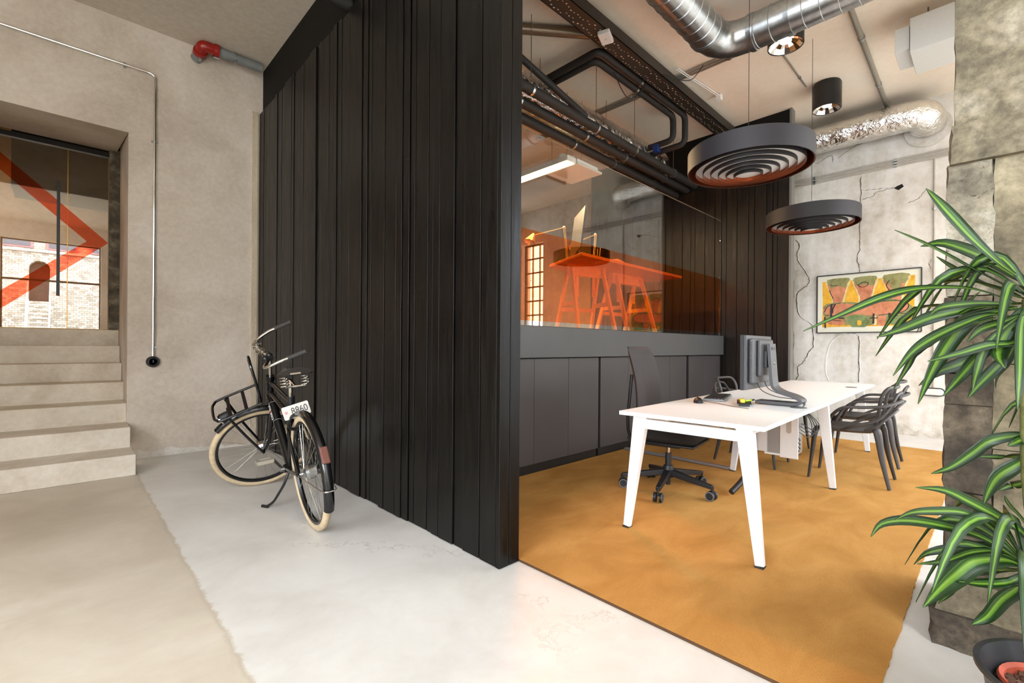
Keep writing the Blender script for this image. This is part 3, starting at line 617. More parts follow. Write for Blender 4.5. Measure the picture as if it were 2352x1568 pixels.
# ================================================================ BICYCLE
m_bk = plain('bicycle_black_enamel', (12, 12, 13), .18, grain=.05, spec=.6)
m_tyre = plain('cream_tyre', (190, 170, 138), .75, grain=.12, gs=30); m_rim = plain('black_rim', (18, 18, 19), .3)
m_grip = plain('grey_rubber_grip', (56, 54, 52), .7, grain=.15, gs=80)
bike = thing('bicycle', (1.14, 2.955, .002), 'black city bicycle with cream tyres parked beside the black board partition', 'bicycle', R(85)); bike.rotation_euler = (R(-6), 0, R(85))
hb, RW = V(0, 0, .36), .36
HA = R(66); ua = V(-math.cos(HA), 0, math.sin(HA)); fh = V(1.14, 0, .36); P0 = fh - V(math.sin(HA), 0, math.cos(HA)) * .06
STEER = Matrix.Translation(P0) @ Matrix.Rotation(R(86), 4, ua) @ Matrix.Translation(-P0)
spoke_mesh = MB().cyl((0, .028, .03), (0, .004, .312), .0011, n=5).mesh('spoke', m_chrome)
def wheel(mw, label):
    t = MB().lathe([(.338 + .0225 * math.cos(a), .0225 * math.sin(a)) for a in [2 * PI * k / 12 for k in range(12)]], (0, 0, 0), (0, 1, 0), 56, True).build('wheel', m_tyre, bike); t.matrix_local = mw; t['label'] = label
    MB().lathe([(.306, -.014), (.322, -.014), (.322, .014), (.306, .014), (.300, 0)], (0, 0, 0), (0, 1, 0), 56, True).build('rim', m_rim, t)
    MB().lathe([(.3225, -.0125), (.3265, -.016), (.327, -.013)], (0, 0, 0), (0, 1, 0), 56, True).build('rim_line', m_chrome, t)
    MB().lathe([(.008, -.06), (.012, -.05), (.022, -.045), (.045, -.035), (.045, .01), (.03, .025), (.033, .032), (.012, .04), (.008, .06)], (0, 0, 0), (0, 1, 0), 24).build('hub', m_steel, t)
    for k in range(28):
        o = bpy.data.objects.new('spoke', spoke_mesh); COL.objects.link(o); o.parent = t
        o.matrix_local = Matrix.Rotation(2 * PI * k / 28, 4, 'Y') @ (Matrix.Rotation(PI, 4, 'Z') if k % 2 else Matrix.Identity(4)) @ Matrix.Translation((0, 0, .02)) @ Matrix.Rotation(R(6 if k % 4 < 2 else -6), 4, 'Y') @ Matrix.Translation((0, 0, -.02))
    return t
wheel(Matrix.Translation(hb), 'rear wheel with cream tyre')
wheel(STEER @ Matrix.Translation(fh), 'front wheel turned sharply sideways')
bb = V(.48, 0, .29); st_top = V(.275, 0, .80); head_b = P0 + ua * .42; head_t = P0 + ua * .63
fm = MB(); fm.cyl(head_b, head_t, .024).cyl(head_b - ua * .01, head_b + ua * .02, .03).cyl(head_t - ua * .02, head_t + ua * .012, .031)
fm.build('head_tube', m_bk, bike)
for a, b, r in ((head_b + ua * .05, bb, .03), (head_t - ua * .04, st_top - V(-.01, 0, .03), .017), (head_t - ua * .13, st_top - V(-.05, 0, .14), .017), (bb, st_top, .019)):
    MB().cyl(a, b, r, n=18).build('frame_tube', m_bk, bike)
for s in (-1, 1):
    MB().tube(curve([st_top + V(.01, s * .02, -.06), V(.20, s * .055, .62), V(0, s * .068, .36)], 5), .010, 10).build('seat_stay', m_bk, bike)
    MB().tube(curve([bb + V(0, s * .03, 0), V(.25, s * .05, .32), V(0, s * .068, .36)], 5), .012, 10).build('chain_stay', m_bk, bike)
MB().cyl(bb - V(0, .045, 0), bb + V(0, .045, 0), .03).build('bottom_bracket', m_bk, bike)
cg = MB().prism([(-.06, -.05), (.0, -.075), (.45, -.10), (.56, -.05), (.58, .02), (.53, .10), (.45, .11), (.0, .05), (-.06, .02)], (0, -.085, .38), (1, 0, 0), (0, 0, 1), .03); cg.build('chain_case', m_bk, bike, bevel=.01)
dl = bb - (head_b + ua * .05); dn = dl.normalized(); dm = head_b + ua * .05 + dl * .25
MB().cyl(dm - dn * .08, dm + dn * .08, .0304, n=18).build('decal_band', plain('white_decal', (205, 203, 198), .4, grain=.1), bike)
MB().cyl(dm - dn * .078, dm + dn * .078, .0307, n=18).build('decal_panel', m_bk, bike)
m_letw = plain('white_lettering', (232, 230, 226), .5); m_letr = plain('red_lettering', (168, 30, 36), .5)
side = V(0, 1, 0); tocam = (side * .8 + V(-.5, 0, -.2) - dn * (side * .8 + V(-.5, 0, -.2)).dot(dn)).normalized()
mx = Matrix((-dn, tocam.cross(-dn), tocam)).transposed().to_4x4()
for txt, off, m_ in (('COR', .033, m_letw), ('T', -.0065, m_letr), ('INA', -.042, m_letw)):
    mm = mx.copy(); mm.translation = dm + tocam * .0312 - dn * -off; mm.translation = dm + tocam * .0312 + dn * off
    lettering(txt, .032, m_, bike, mm)
# fork, front mudguard, carrier, handlebar (turned with the steering)
fk = MB(); cr = P0 + ua * .405; fk.bar(cr - V(0, .06, 0), cr + V(0, .06, 0), .03, .02)
for s in (-1, 1): fk.tube(curve([cr + V(0, s * .055, 0), P0 + ua * .25 + V(.008, s * .055, 0), P0 + ua * .10 + V(.025, s * .055, 0), fh + V(0, s * .055, 0)], 5), [.015] * 8 + [.013] * 4 + [.010] * 4, 10)
fk.cyl(cr, head_b + ua * .02, .018); fk.xf(STEER).build('fork', m_bk, bike)
def guard(c, a0, a1, mw, name='mudguard'):
    g = MB(); n = 30; vs = []; fs = []; prof = [(-.030, -.014), (-.024, .002), (-.012, .011), (0, .014), (.012, .011), (.024, .002), (.030, -.014)]
    for i in range(n + 1):
        a = R(a0 + (a1 - a0) * i / n)
        for lay in (0, .0025):
            for w, h in prof: r = .378 + h - lay; vs.append(c + V(r * math.cos(a), w * (1 - lay * 8), r * math.sin(a)))
    k = len(prof)
    for i in range(n):
        for j in range(k - 1):
            p = i * 2 * k + j; q = p + 2 * k; fs.append((p, p + 1, q + 1, q)); fs.append((p + k + 1, p + k, q + k, q + k + 1))
        p = i * 2 * k; q = p + 2 * k; fs += [(p + k, p, q, q + k), (p + k - 1, p + 2 * k - 1, q + 2 * k - 1, q + k - 1)]
    fs += [(j, j + k, j + k + 1, j + 1) for j in range(k - 1)]; e = n * 2 * k; fs += [(e + j + 1, e + j + k + 1, e + j + k, e + j) for j in range(k - 1)]
    return g.add(vs, fs).xf(mw).build(name, m_bk, bike)
guard(hb, 62, 204, Matrix.Identity(4)); guard(fh, 60, 158, STEER)
rk = MB(); zr = .822; rw_, x0, x1 = .145, .955, 1.275
lp = [(x0, -rw_, zr), (x1 - .06, -rw_, zr + .01), (x1 - .015, -rw_ + .03, zr + .012), (x1, -rw_ + .08, zr + .012), (x1, rw_ - .08, zr + .012), (x1 - .015, rw_ - .03, zr + .012), (x1 - .06, rw_, zr + .01), (x0, rw_, zr)]
rk.tube(curve(lp, 5), .0095, 10).tube([(x0, -rw_, zr), (x0, rw_, zr)], .009, 8)
rack = rk.xf(STEER).build('front_carrier', m_bk, bike)
for x in (1.06, 1.17): MB().bar((x, -rw_, zr), (x, rw_, zr), .022, .008).xf(STEER).build('carrier_bar', m_bk, rack)
for s in (-1, 1): MB().tube(curve([fh + V(0, s * .072, 0), V(1.17, s * .10, .60), V(1.185, s * .135, zr)], 4), .010, 8).xf(STEER).build('carrier_strut', m_bk, rack)
bh = [(x0, -.10, zr), (x0 - .035, -.105, zr + .15), (x0 - .06, -.08, zr + .27), (x0 - .068, 0, zr + .30), (x0 - .06, .08, zr + .27), (x0 - .035, .105, zr + .15), (x0, .10, zr)]
MB().tube(curve(bh, 6), .009, 8).xf(STEER).build('carrier_hoop', m_bk, rack)
for s in (-1, 1): MB().tube([V(x0 - .005, s * .02, zr + .02), V(x0 - .055, s * .05, zr + .27)], .007, 8).xf(STEER).build('hoop_stay', m_bk, rack)
hl = MB().lathe([(0, -.05), (.02, -.045), (.036, -.02), (.040, .02), (.040, .035), (0, .035)], (1.225, 0, zr - .06), (1, 0, -.15), 20); hl.bar((1.20, 0, zr - .05), (1.18, 0, zr), .02, .02)
hlo = hl.xf(STEER).build('headlight', m_blackplastic, bike)
MB().lathe([(.030, .0352), (.042, .0352), (.042, .026), (.041, .026)], (1.225, 0, zr - .06), (1, 0, -.15), 20).xf(STEER).build('chrome_rim', m_chrome, hlo)
stp = P0 + ua * .80
MB().cyl(head_t, stp, .0125).xf(STEER).build('stem', m_chrome, bike)
MB().cyl(stp - V(0, .03, 0), stp + V(0, .03, 0), .021).ball(stp + V(.0, 0, .012), .024).xf(STEER).build('stem_clamp', m_blackmetal, bike)
hpt = lambda s: [stp + V(0, s * .01, 0), stp + V(.03, s * .08, .01), stp + V(.055, s * .17, .03), stp + V(.03, s * .235, .055), stp + V(-.06, s * .262, .07), stp + V(-.12, s * .268, .07)]
hbm = MB(); hbm.tube(curve(hpt(1), 6), .0112, 10).tube(curve(hpt(-1), 6), .0112, 10); hbm.xf(STEER).build('handlebar', m_chrome, bike)
for s in (-1, 1): MB().tube([stp + V(-.11, s * .268, .07), stp + V(-.235, s * .275, .068)], .0165, 12).xf(STEER).build('grip', m_grip, bike)
hx = []; base_ = curve(hpt(-1), 6); 
for i in range(150):
    f = 4 + 12 * i / 150; k = int(f); p = base_[k].lerp(base_[k + 1], f - k); tdir = (base_[k + 1] - base_[k]).normalized(); ex, ey, _ = frame_of(tdir)
    a = i * .75; rr = .024 + .007 * math.sin(i * 1.7) + .004 * math.cos(i * 2.9); hx.append(p + ex * rr * math.cos(a) + ey * rr * math.sin(a))
MB().tube(hx, .0028, 5).xf(STEER).build('wire_coil', m_chrome, bike)
MB().ball(stp + V(.03, .05, .03), .022, (1, 1, .8)).xf(STEER).build('bell', m_blackmetal, bike)
# saddle and post
MB().cyl(st_top - V(.0, 0, .03), V(.235, 0, .93), .0135).build('seat_post', m_chrome, bike)
MB().cyl(st_top - V(0, 0, .035), st_top + V(-.006, 0, .015), .023).build('seat_clamp', m_blackmetal, bike)
sd = MB(); vs = []; fs = []; n1, n2 = 14, 10
for i in range(n1 + 1):
    s = i / n1; x = .08 + .27 * s; w = .108 * (1 - min(1, max(0, (s - .12)) / .55) ** .8) + .026 * min(1, s / .5); w = max(w, .02) * (1 if s > .05 else .9); zt = .985 + .012 * math.cos(s * 5) - .018 * max(0, s - .8)
    for j in range(n2):
        a = 2 * PI * j / n2; yy = w * math.cos(a); zz = zt + (.018 * math.sin(a) if math.sin(a) > 0 else .026 * math.sin(a)) - .02 * (abs(yy) / .1) ** 2; vs.append((x, yy, zz))
for i in range(n1):
    for j in range(n2): fs.append((i * n2 + j, (i + 1) * n2 + j, (i + 1) * n2 + (j + 1) % n2, i * n2 + (j + 1) % n2)[::-1])
fs += [tuple(range(n2)), tuple(range(n1 * n2 + n2 - 1, n1 * n2 - 1, -1))]
sad = MB().add(vs, fs).build('saddle', plain('black_leather', (24, 19, 17), .35, grain=.1), bike)
MB().box(.074, .08, -.028, .034, .972, .982).build('saddle_plate', m_chrome, sad)
for s in (-1, 1):
    MB().tube([V(.115 + .024 * math.cos(a), s * .062 + .024 * math.sin(a), .895 + .064 * a / (2 * PI * 3.5)) for a in [2 * PI * 3.5 * k / 56 for k in range(57)]], .0042, 6).build('saddle_spring', m_chrome, sad)
MB().tube([V(.115, -.06, .893), V(.115, .06, .893)], .006, 8).tube([V(.115, 0, .893), V(.235, 0, .925)], .008, 8).build('saddle_frame', m_chrome, sad)
# cranks, pedals, stand, stays, lamp, plate, lock
pl = V(.645, .13, .335); pr = V(.315, -.13, .245)
for p, s in ((pl, 1), (pr, -1)):
    MB().bar(bb + V(0, s * .055, 0), p - V(0, s * .05, 0), .022, .012).cyl(bb + V(0, s * .045, 0), bb + V(0, s * .068, 0), .018).build('crank', m_steel, bike)
    pd = MB()
    for dx in (-.042, .042): pd.box(p.x + dx - .008, p.x + dx + .008, p.y - .05, p.y + .05, p.z - .012, p.z + .012)
    for dy in (-.048, .048): pd.box(p.x - .042, p.x + .042, p.y + dy - .008, p.y + dy + .008, p.z - .011, p.z + .011)
    pd.box(p.x - .012, p.x + .012, p.y - .048, p.y + .048, p.z - .009, p.z + .009); pd.build('pedal', plain('cream_grey_pedal', (150, 142, 126), .5, grain=.1), bike)
MB().tube(curve([V(.43, .03, .27), V(.44, .06, .20), V(.50, .085, .13), V(.55, .12, .06), V(.60, .16, .021)], 5), .009, 8).tube([V(.585, .15, .022), V(.63, .18, .026)], .011, 8).build('kickstand', m_blackmetal, bike)
MB().tube(curve([V(0, .07, .36), V(-.25, .05, .345), V(-.385, .035, .34), V(-.402, 0, .338), V(-.385, -.035, .34), V(-.25, -.05, .345), V(0, -.07, .36)], 5), .0032, 6).build('guard_stay', m_chrome, bike)
aL = R(154); c = hb + V(.4 * math.cos(aL), 0, .4 * math.sin(aL)); ex = V(math.cos(aL), 0, math.sin(aL)); ey = V(0, 1, 0); ez = V(math.sin(aL), 0, -math.cos(aL)) * -1
rotm = Matrix((ex, ey, ex.cross(ey))).transposed()
tl = MB().obox(c, (.022, .046, .10), rotm).build('tail_light', plain('smoky_lens', (104, 66, 56), .55, grain=.1, spec=.25), bike, bevel=.009)
MB().obox(c + ex * .006 - V(0, 0, 1) * .017, (.016, .040, .052), rotm).build('red_reflector', plain('red_reflector', (196, 12, 6), .5, grain=.05, spec=.25), tl, bevel=.006)
pm_ = Matrix.Translation((.14, .005, .735)) @ Matrix.Rotation(R(-90), 4, 'Z') @ Matrix.Rotation(R(78), 4, 'X') @ Matrix.Rotation(R(9), 4, 'Z')
npo = MB().prism([(-.082, -.036), (-.076, -.042), (.076, -.042), (.082, -.036), (.082, .036), (.076, .042), (-.076, .042), (-.082, .036)], (0, 0, -.001), (1, 0, 0), (0, 1, 0), .0022).xf(pm_).build('number_plate', plain('weathered_white_plate', (208, 204, 194), .45, grain=.12, gs=40), bike)
lettering('8860', .062, m_mdark, npo, pm_ @ Matrix.Translation((.02, 0, .0016)) @ Matrix.Diagonal((.8, 1, 1, 1)), 1.05)
lettering('*', .05, m_letr, npo, pm_ @ Matrix.Translation((-.062, -.008, .0016)))
MB().bar((.15, 0, .74), (.27, 0, .72), .012, .006).build('plate_bracket', m_blackmetal, bike)
MB().lathe([(.060 + .010 * math.cos(a), .014 * math.sin(a)) for a in [2 * PI * k / 8 for k in range(8)]], (.155, 0, .66), (1, 0, .5), 20, True).build('ring_lock', m_blackmetal, bike)
ky = MB().lathe([(.006, -.001), (.012, -.001), (.012, .001), (.006, .001)], (.15, .075, .645), (-.3, .9, 0), 14, True); ky.box(.148, .152, .073, .077, .598, .634); ky.build('key', plain('nickel_key', (190, 178, 150), .3, .9), bike)

# ================================================================ WALL CONDUIT, SOCKET, RED ELBOW PIPE
cd = thing('conduit', (.648, 5.94, 0), 'thin metal conduit running across the plaster wall and down to a socket', 'conduit')
MB().tube([(-2.0, -.012, 3.895)] + curve([(-.08, -.012, 3.888), (-.04, -.012, 3.885), (-.008, -.012, 3.865), (0, -.012, 3.82)], 4) + [(-.003, -.012, 1.03)], .0095, 8).build('pipe', m_chrome, cd)
for x, z in ((-.24, 3.888), (0, 3.21), (-.002, 1.12)):
    k = MB().box(x - .028, x + .028, -.006, .0095, z - .008, z + .008) if abs(x) < .1 else MB().box(x - .008, x + .008, -.006, .0095, z - .028, z + .028)
    k.tube([(x - .012, -.014, z), (x + .012, -.014, z)] if abs(x) > .1 else [(x, -.014, z - .008), (x, -.014, z + .008)], .0125, 8); k.build('clip', m_steel, cd)
sk_ = thing('wall_socket', (.645, 5.95, .972), 'round black wall socket below the metal conduit', 'socket')
MB().lathe([(0, 0), (.056, 0), (.056, .025), (.048, .036), (0, .036)], (0, 0, 0), (0, -1, 0), 28).build('housing', m_blackplastic, sk_); MB().lathe([(.030, .0362), (.034, .040), (.04, .0362)], (0, 0, 0), (0, -1, 0), 24).build('ring', m_blackmetal, sk_)
MB().box(-.006, .006, -.045, -.036, -.008, .02).build('cover_tab', m_mdark, sk_)
rpz = thing('fire_pipe', (1.03, 5.95, 4.28), 'grey pipe with red elbow coupling near ceiling, running into black partition', 'pipe')
MB().tube([(-.035, 0, -.07), (-.01, -.10, -.03)], .052, 18).build('wall_stub', m_greypipe, rpz)
MB().tube(curve([(-.01, -.10, -.03), (0, -.155, .005), (.05, -.165, .01), (.12, -.16, .01)], 5), .056, 18).build('elbow', m_red, rpz)
for p, d in (((-.012, -.095, -.032), (0, -1, .4)), ((.12, -.16, .01), (1, 0, 0))):
    fl = MB().lathe([(.05, -.022), (.066, -.022), (.068, 0), (.066, .022), (.05, .022)], p, d, 20, True).build('coupling', m_red, rpz)
    q = Vector(p) + V(0, 0, .075); MB().cyl(q + Vector(d).normalized() * -.025, q + Vector(d).normalized() * .025, .012, n=8).build('bolt', m_steel, fl)
    q = Vector(p) - V(0, 0, .075); MB().cyl(q + Vector(d).normalized() * -.025, q + Vector(d).normalized() * .025, .012, n=8).build('bolt', m_steel, fl)
MB().tube([(.13, -.16, .01), (.56, -.16, .01)], .048, 18).build('pipe', m_greypipe, rpz)
MB().tube([(.29, -.16, .01), (.31, -.16, .01)], .052, 18).cyl((.30, -.16, .055), (.30, -.16, .06), .01).build('pipe_band', m_steel, rpz)

# ================================================================ CEILING SERVICES
tray = thing('cable_tray', (4.6, 2.75, 4.26), 'long black perforated cable tray hung under the ceiling', 'cable tray')
MB().box(-2.6, 2.55, -.10, .095, 0, .006).box(-2.6, 2.55, -.10, -.094, 0, .12).box(-2.6, 2.55, .089, .095, 0, .12).build('channel', plain('dark_tray_steel', (44, 41, 37), .45, .2, grain=.08), tray)
m_hole = plain('tray_hole', (205, 196, 180), .5, grain=.3, gs=90); hl_ = MB(); rnd = random.Random(4)
for i in range(110):
    x = -2.5 + i * .046
    for k in range(2):
        y = -.045 + .09 * k + rnd.uniform(-.02, .02); hl_.box(x, x + rnd.uniform(.008, .02), y, y + rnd.uniform(.006, .014), -.0012, -.0002)
tag(hl_.build('perforation', m_hole, tray), kind='stuff')
for x in (-1.9, -.3, 1.3): MB().cyl((x, 0, .1), (x, 0, .189), .004, n=6).build('hanger', m_wire, tray)
wb = thing('wireless_box', (3.86, 2.70, 4.212), 'small white wireless box fixed below the black cable tray', 'access point', R(20))
MB().box(-.09, .09, -.06, .06, 0, .045).build('housing', m_whitepl, wb, bevel=.01); MB().prism([(-.02, -.015), (.02, -.015), (0, .02)], (0, 0, -.0006), (1, 0, 0), (0, 1, 0), .0004).build('emblem', m_offwhite, wb)

def pipe_thing(name, pts, r, m, label, cat, k=5, group=None, clips=(), n=14, straight=False):
    o = Vector(pts[0]); t = thing(name, o, label, cat, group=group); P = [Vector(p) - o for p in pts]
    MB().tube(P if straight else curve(P, k), r, n).build('pipe_run', m, t)
    for c in clips: MB().lathe([(r - .002, -.014), (r + .007, -.014), (r + .007, .014), (r - .002, .014)], Vector(c[0]) - o, c[1], 16, True).build('pipe_clamp', m_steel, t)
    return t
def bend(pts, r=.09):
    P = [Vector(p) for p in pts]; out = [P[0]]
    for a, b, c in zip(P, P[1:], P[2:]):
        d1 = (a - b).normalized(); d2 = (c - b).normalized()
        for t in (0, .25, .5, .75, 1): out.append((b + d1 * r) * (1 - t) ** 2 + b * 2 * t * (1 - t) + (b + d2 * r) * t * t)
    out.append(P[-1]); return out
GP = 'black insulated pipes above the office glass'
runs = [((1.8, 3.17, 3.70), (7.14, 3.29, 3.70)), ((1.8, 3.36, 3.66), (7.14, 3.42, 3.66)), ((1.8, 3.53, 3.62), (7.14, 3.60, 3.62))]
lab = ['topmost black insulated pipe running above the glass screen', 'middle black insulated pipe running above the glass screen', 'lowest black insulated pipe running above the glass screen']
for (a, b), l, x in zip(runs, lab, (3.35, 4.44, 3.78)):
    f = lambda xx: Vector(a).lerp(Vector(b), (xx - a[0]) / (b[0] - a[0]))
    t = pipe_thing('insulated_pipe', [a, b], .052, m_insul, l, 'pipe', group=GP, straight=True, clips=[(f(q), (1, 0, 0)) for q in (3.32, 4.44, 5.3, 6.4)])
    for q in ((3.32, 4.44, 5.3, 6.4) if a[1] < 3.3 else ()):
        p = f(q) - Vector(a); MB().cyl(p + V(0, 0, .05), (p.x, p.y, 4.449 - a[2]), .0035, n=6).build('hanger_rod', m_wire, t)
pipe_thing('insulated_pipe', bend([(4.07, 5.2, 4.30), (4.07, 2.93, 4.30), (6.05, 2.93, 4.30), (6.05, 2.93, 3.92), (6.05, 3.41, 3.92)]), .04, m_insul, 'outer black pipe of the looping pair under the ceiling', 'pipe', group='looping black pipes under the ceiling', straight=True, clips=[((4.9, 2.93, 4.30), (1, 0, 0))])
lp2 = pipe_thing('insulated_pipe', bend([(4.18, 5.2, 4.30), (4.18, 3.05, 4.30), (5.95, 3.05, 4.30), (5.95, 3.05, 3.98), (5.95, 3.41, 3.98)]), .04, m_insul, 'inner black pipe of the looping pair under the ceiling', 'pipe', group='looping black pipes under the ceiling', straight=True, clips=[((5.0, 3.05, 4.30), (1, 0, 0))])
MB().box(1.72, 1.80, -1.95, -1.87, -.42, -.32).build('blue_valve', plain('blue_valve', (26, 52, 120), .4), lp2, bevel=.01)
pipe_thing('insulated_pipe', [(3.0, 3.36, 4.16), (4.3, 3.27, 3.80)], .035, m_insul, 'short slanting black pipe joining the run above the glass', 'pipe', straight=True)
def ribbed(pts, r, step=.05, amp=.006, n=20):
    P = [Vector(p) for p in pts]; out = []; rs = []; rnd = random.Random(1)
    for a, b in zip(P, P[1:]):
        k = max(2, int((b - a).length / step))
        for i in range(k): out.append(a.lerp(b, i / k)); rs.append(r + rnd.uniform(-amp, amp))
    out.append(P[-1]); rs.append(r); return MB().tube(out, rs, n)
t = thing('foil_duct', (1.8, 3.62, 3.96), 'crinkled foil-wrapped duct lying above the black pipes', 'duct')
ribbed([(0, 0, 0), (4.75, .0, 0)], .195).build('duct_run', m_foil, t); MB().ball((4.75, .0, 0), .195, (1, 1, 1), 16).build('end_cap', m_foil, t)
for q in (.9, 2.1, 3.4): MB().cyl((q, .0, .18), (q, .0, .489), .0035, n=6).build('hanger_rod', m_wire, t)
t = thing('foil_duct', (7.83, 2.6, 4.16), 'shiny foil-wrapped duct elbowing into the whitewashed wall', 'duct')
el = bend([(0, 2.6, 0), (0, -1.98, 0), (.235, -1.98, -.085)], .18)
ribbed(el, .185, .05, .004).build('duct_run', m_foil, t)
MB().lathe([(.0, .0), (.24, 0), (.24, .012), (.0, .012)], (.302, -1.98, -.11), (-1, 0, .0), 28).build('wall_collar', m_white, t)
# spiral duct
sp = thing('spiral_duct', (4.68, 1.91, 4.14), 'galvanised spiral duct with elbow under the ceiling', 'duct')
e1 = bend([(-3.2, 0, 0), (0, 0, 0), (0, -4.4, 0)], .30)
MB().tube(e1, .155, 28).build('duct_run', m_steel, sp)
for i in range(22): MB().lathe([(.154, -.004), (.160, 0), (.154, .004)], (-.36 - i * .13, 0, 0), (1, .04, .05), 28).build('seam', m_steel, sp)
for i in range(30): MB().lathe([(.154, -.004), (.160, 0), (.154, .004)], (0, -.36 - i * .13, 0), (.05, 1, .04), 28).build('seam', m_steel, sp)
for p, d in (((-.31, 0, 0), (1, 0, 0)), ((0, -.31, 0), (0, 1, 0)), ((0, -.62, 0), (0, 1, 0))): MB().lathe([(.155, -.02), (.166, -.02), (.166, .02), (.155, .02)], p, d, 28, True).build('collar', m_steel, sp)
MB().cyl((0, -.62, .155), (0, -.62, .309), .005, n=6).build('hanger_rod', m_wire, sp)
# conduits on the ceiling
m_cond = plain('grey_conduit', (150, 144, 132), .45, .4, grain=.08)
for dx, l in ((0, 'left'), (.045, 'middle'), (.09, 'right')):
    pipe_thing('ceiling_conduit', [(5.32 + dx, 5.0, 4.43), (5.32 + dx, -2.5, 4.43)], .012, m_cond, 'thin ceiling conduit crossing above the cable tray, %s of three' % l, 'conduit', straight=True, n=8, clips=[((5.32 + dx, 2.1, 4.43), (0, 1, 0)), ((5.32 + dx, 3.3, 4.43), (0, 1, 0))])
pipe_thing('ceiling_conduit', [(5.4, 1.655, 4.435), (6.68, 1.655, 4.435)], .009, m_cond, 'thin conduit leading to the hanging black downlight', 'conduit', straight=True, n=8, clips=[((6.4, 1.655, 4.435), (1, 0, 0))])
pipe_thing('ceiling_pipe', [(4.6, .96, 4.41), (8.0, 1.02, 4.41), ], .026, m_cond, 'galvanised pipe fixed to the ceiling between duct and white wall', 'pipe', straight=True, n=12, clips=[((6.0, .985, 4.41), (1, 0, 0)), ((7.2, 1.006, 4.41), (1, 0, 0))])
jb = thing('junction_cable', (6.1, 2.5, 4.42), 'pale cables dropping to a small white junction box on the ceiling', 'cable')
MB().box(-.02, .05, -.03, .03, -.05, .02).build('junction_box', m_whitepl, jb, bevel=.004)
for d in (-.012, .012): MB().tube([(-.95, .1 + d, 0), (-.02, d, 0)], .006, 6).build('cable', m_whitepl, jb)
for a, b, c in (((4.45, 3.0, 4.26), (4.62, 2.9, 3.98), (4.95, 2.86, 4.28)), ((4.9, 2.64, 4.27), (5.15, 2.45, 4.22), (5.3, 2.35, 4.42))):
    o = MB().tube(curve([a, b, c], 10), .005, 6).build('loose_cable', m_blackplastic); tag(o, 'thin black cable drooping %s the cable tray' % ('left of' if a[0] < 4.6 else 'right of'), 'cable')
gp = pipe_thing('grey_pipe', [(2.0, 4.4, 4.39), (3.9, 2.92, 4.39)], .05, plain('bronze_grey_pipe', (118, 104, 86), .3, .6, grain=.1), 'thick bronze grey pipe slanting behind the cable tray', 'pipe', straight=True)
for y, l in ((3.35, 'nearer'), (3.62, 'farther')): pipe_thing('insulated_pipe', [(.55, y + .1, 3.93), (1.65, y, 3.90)], .05, m_insul, 'black pipe entering the board partition near the top, %s one' % l, 'pipe', straight=True, clips=[((1.3, y + .03, 3.91), (1, 0, 0))])
# black cylinder downlights
m_refl = plain('faceted_reflector', (225, 222, 215), .1, 1.0); m_discglow = glow('added_disc_glow', (1, .95, .88), 5.0)  # disc emission added to brighten the reflector, which renders black from below
def downlight(loc, label):
    t = thing('downlight', loc, label, 'ceiling light', group='black cylinder downlights')
    MB().lathe([(.147, .1), (.147, .0), (.155, .0), (.155, .30), (.145, .32), (.01, .32), (.01, .1)], n=36, close=True).build('housing', m_blackmetal, t)
    rf = MB(); n = 18; vs = []; fs = []
    for i, (r, z) in enumerate([(.147, .006), (.11, .035), (.06, .06), (.02, .07)]):
        for j in range(n): a = 2 * PI * j / n; q = r * (1 + (.06 if j % 2 else -.04) * (i in (1, 2))); vs.append((q * math.cos(a), q * math.sin(a), z + (.014 if j % 2 else 0) * (i in (1, 2))))
    for i in range(3):
        for j in range(n): fs.append((i * n + j, i * n + (j + 1) % n, (i + 1) * n + (j + 1) % n, (i + 1) * n + j)[::-1])
    rf.add(vs, fs).build('reflector', m_refl, t, sharp=5); MB().lathe([(0, .045), (.05, .045), (.05, .06), (0, .06)], n=16).build('lamp', m_discglow, t); return t
downlight((6.82, 1.465, 4.128), 'black cylinder downlight hanging clear between duct and white wall'); downlight((5.02, 1.42, 4.08), 'black cylinder downlight half hidden behind the spiral duct')
# white air unit and foil
au = thing('air_unit', (5.78, .36, 3.98), 'white boxy air unit hung near the concrete column', 'air unit')
MB().box(0, .52, -.75, .215, 0, .32).build('casing', m_offwhite, au, bevel=.004); MB().box(.02, .42, .22, .33, .045, .27).build('side_box', m_offwhite, au, bevel=.004)
for y in (-.5, .1): MB().cyl((.2, y, .32), (.2, y, .469), .006, n=6).build('hanger_rod', m_wire, au)

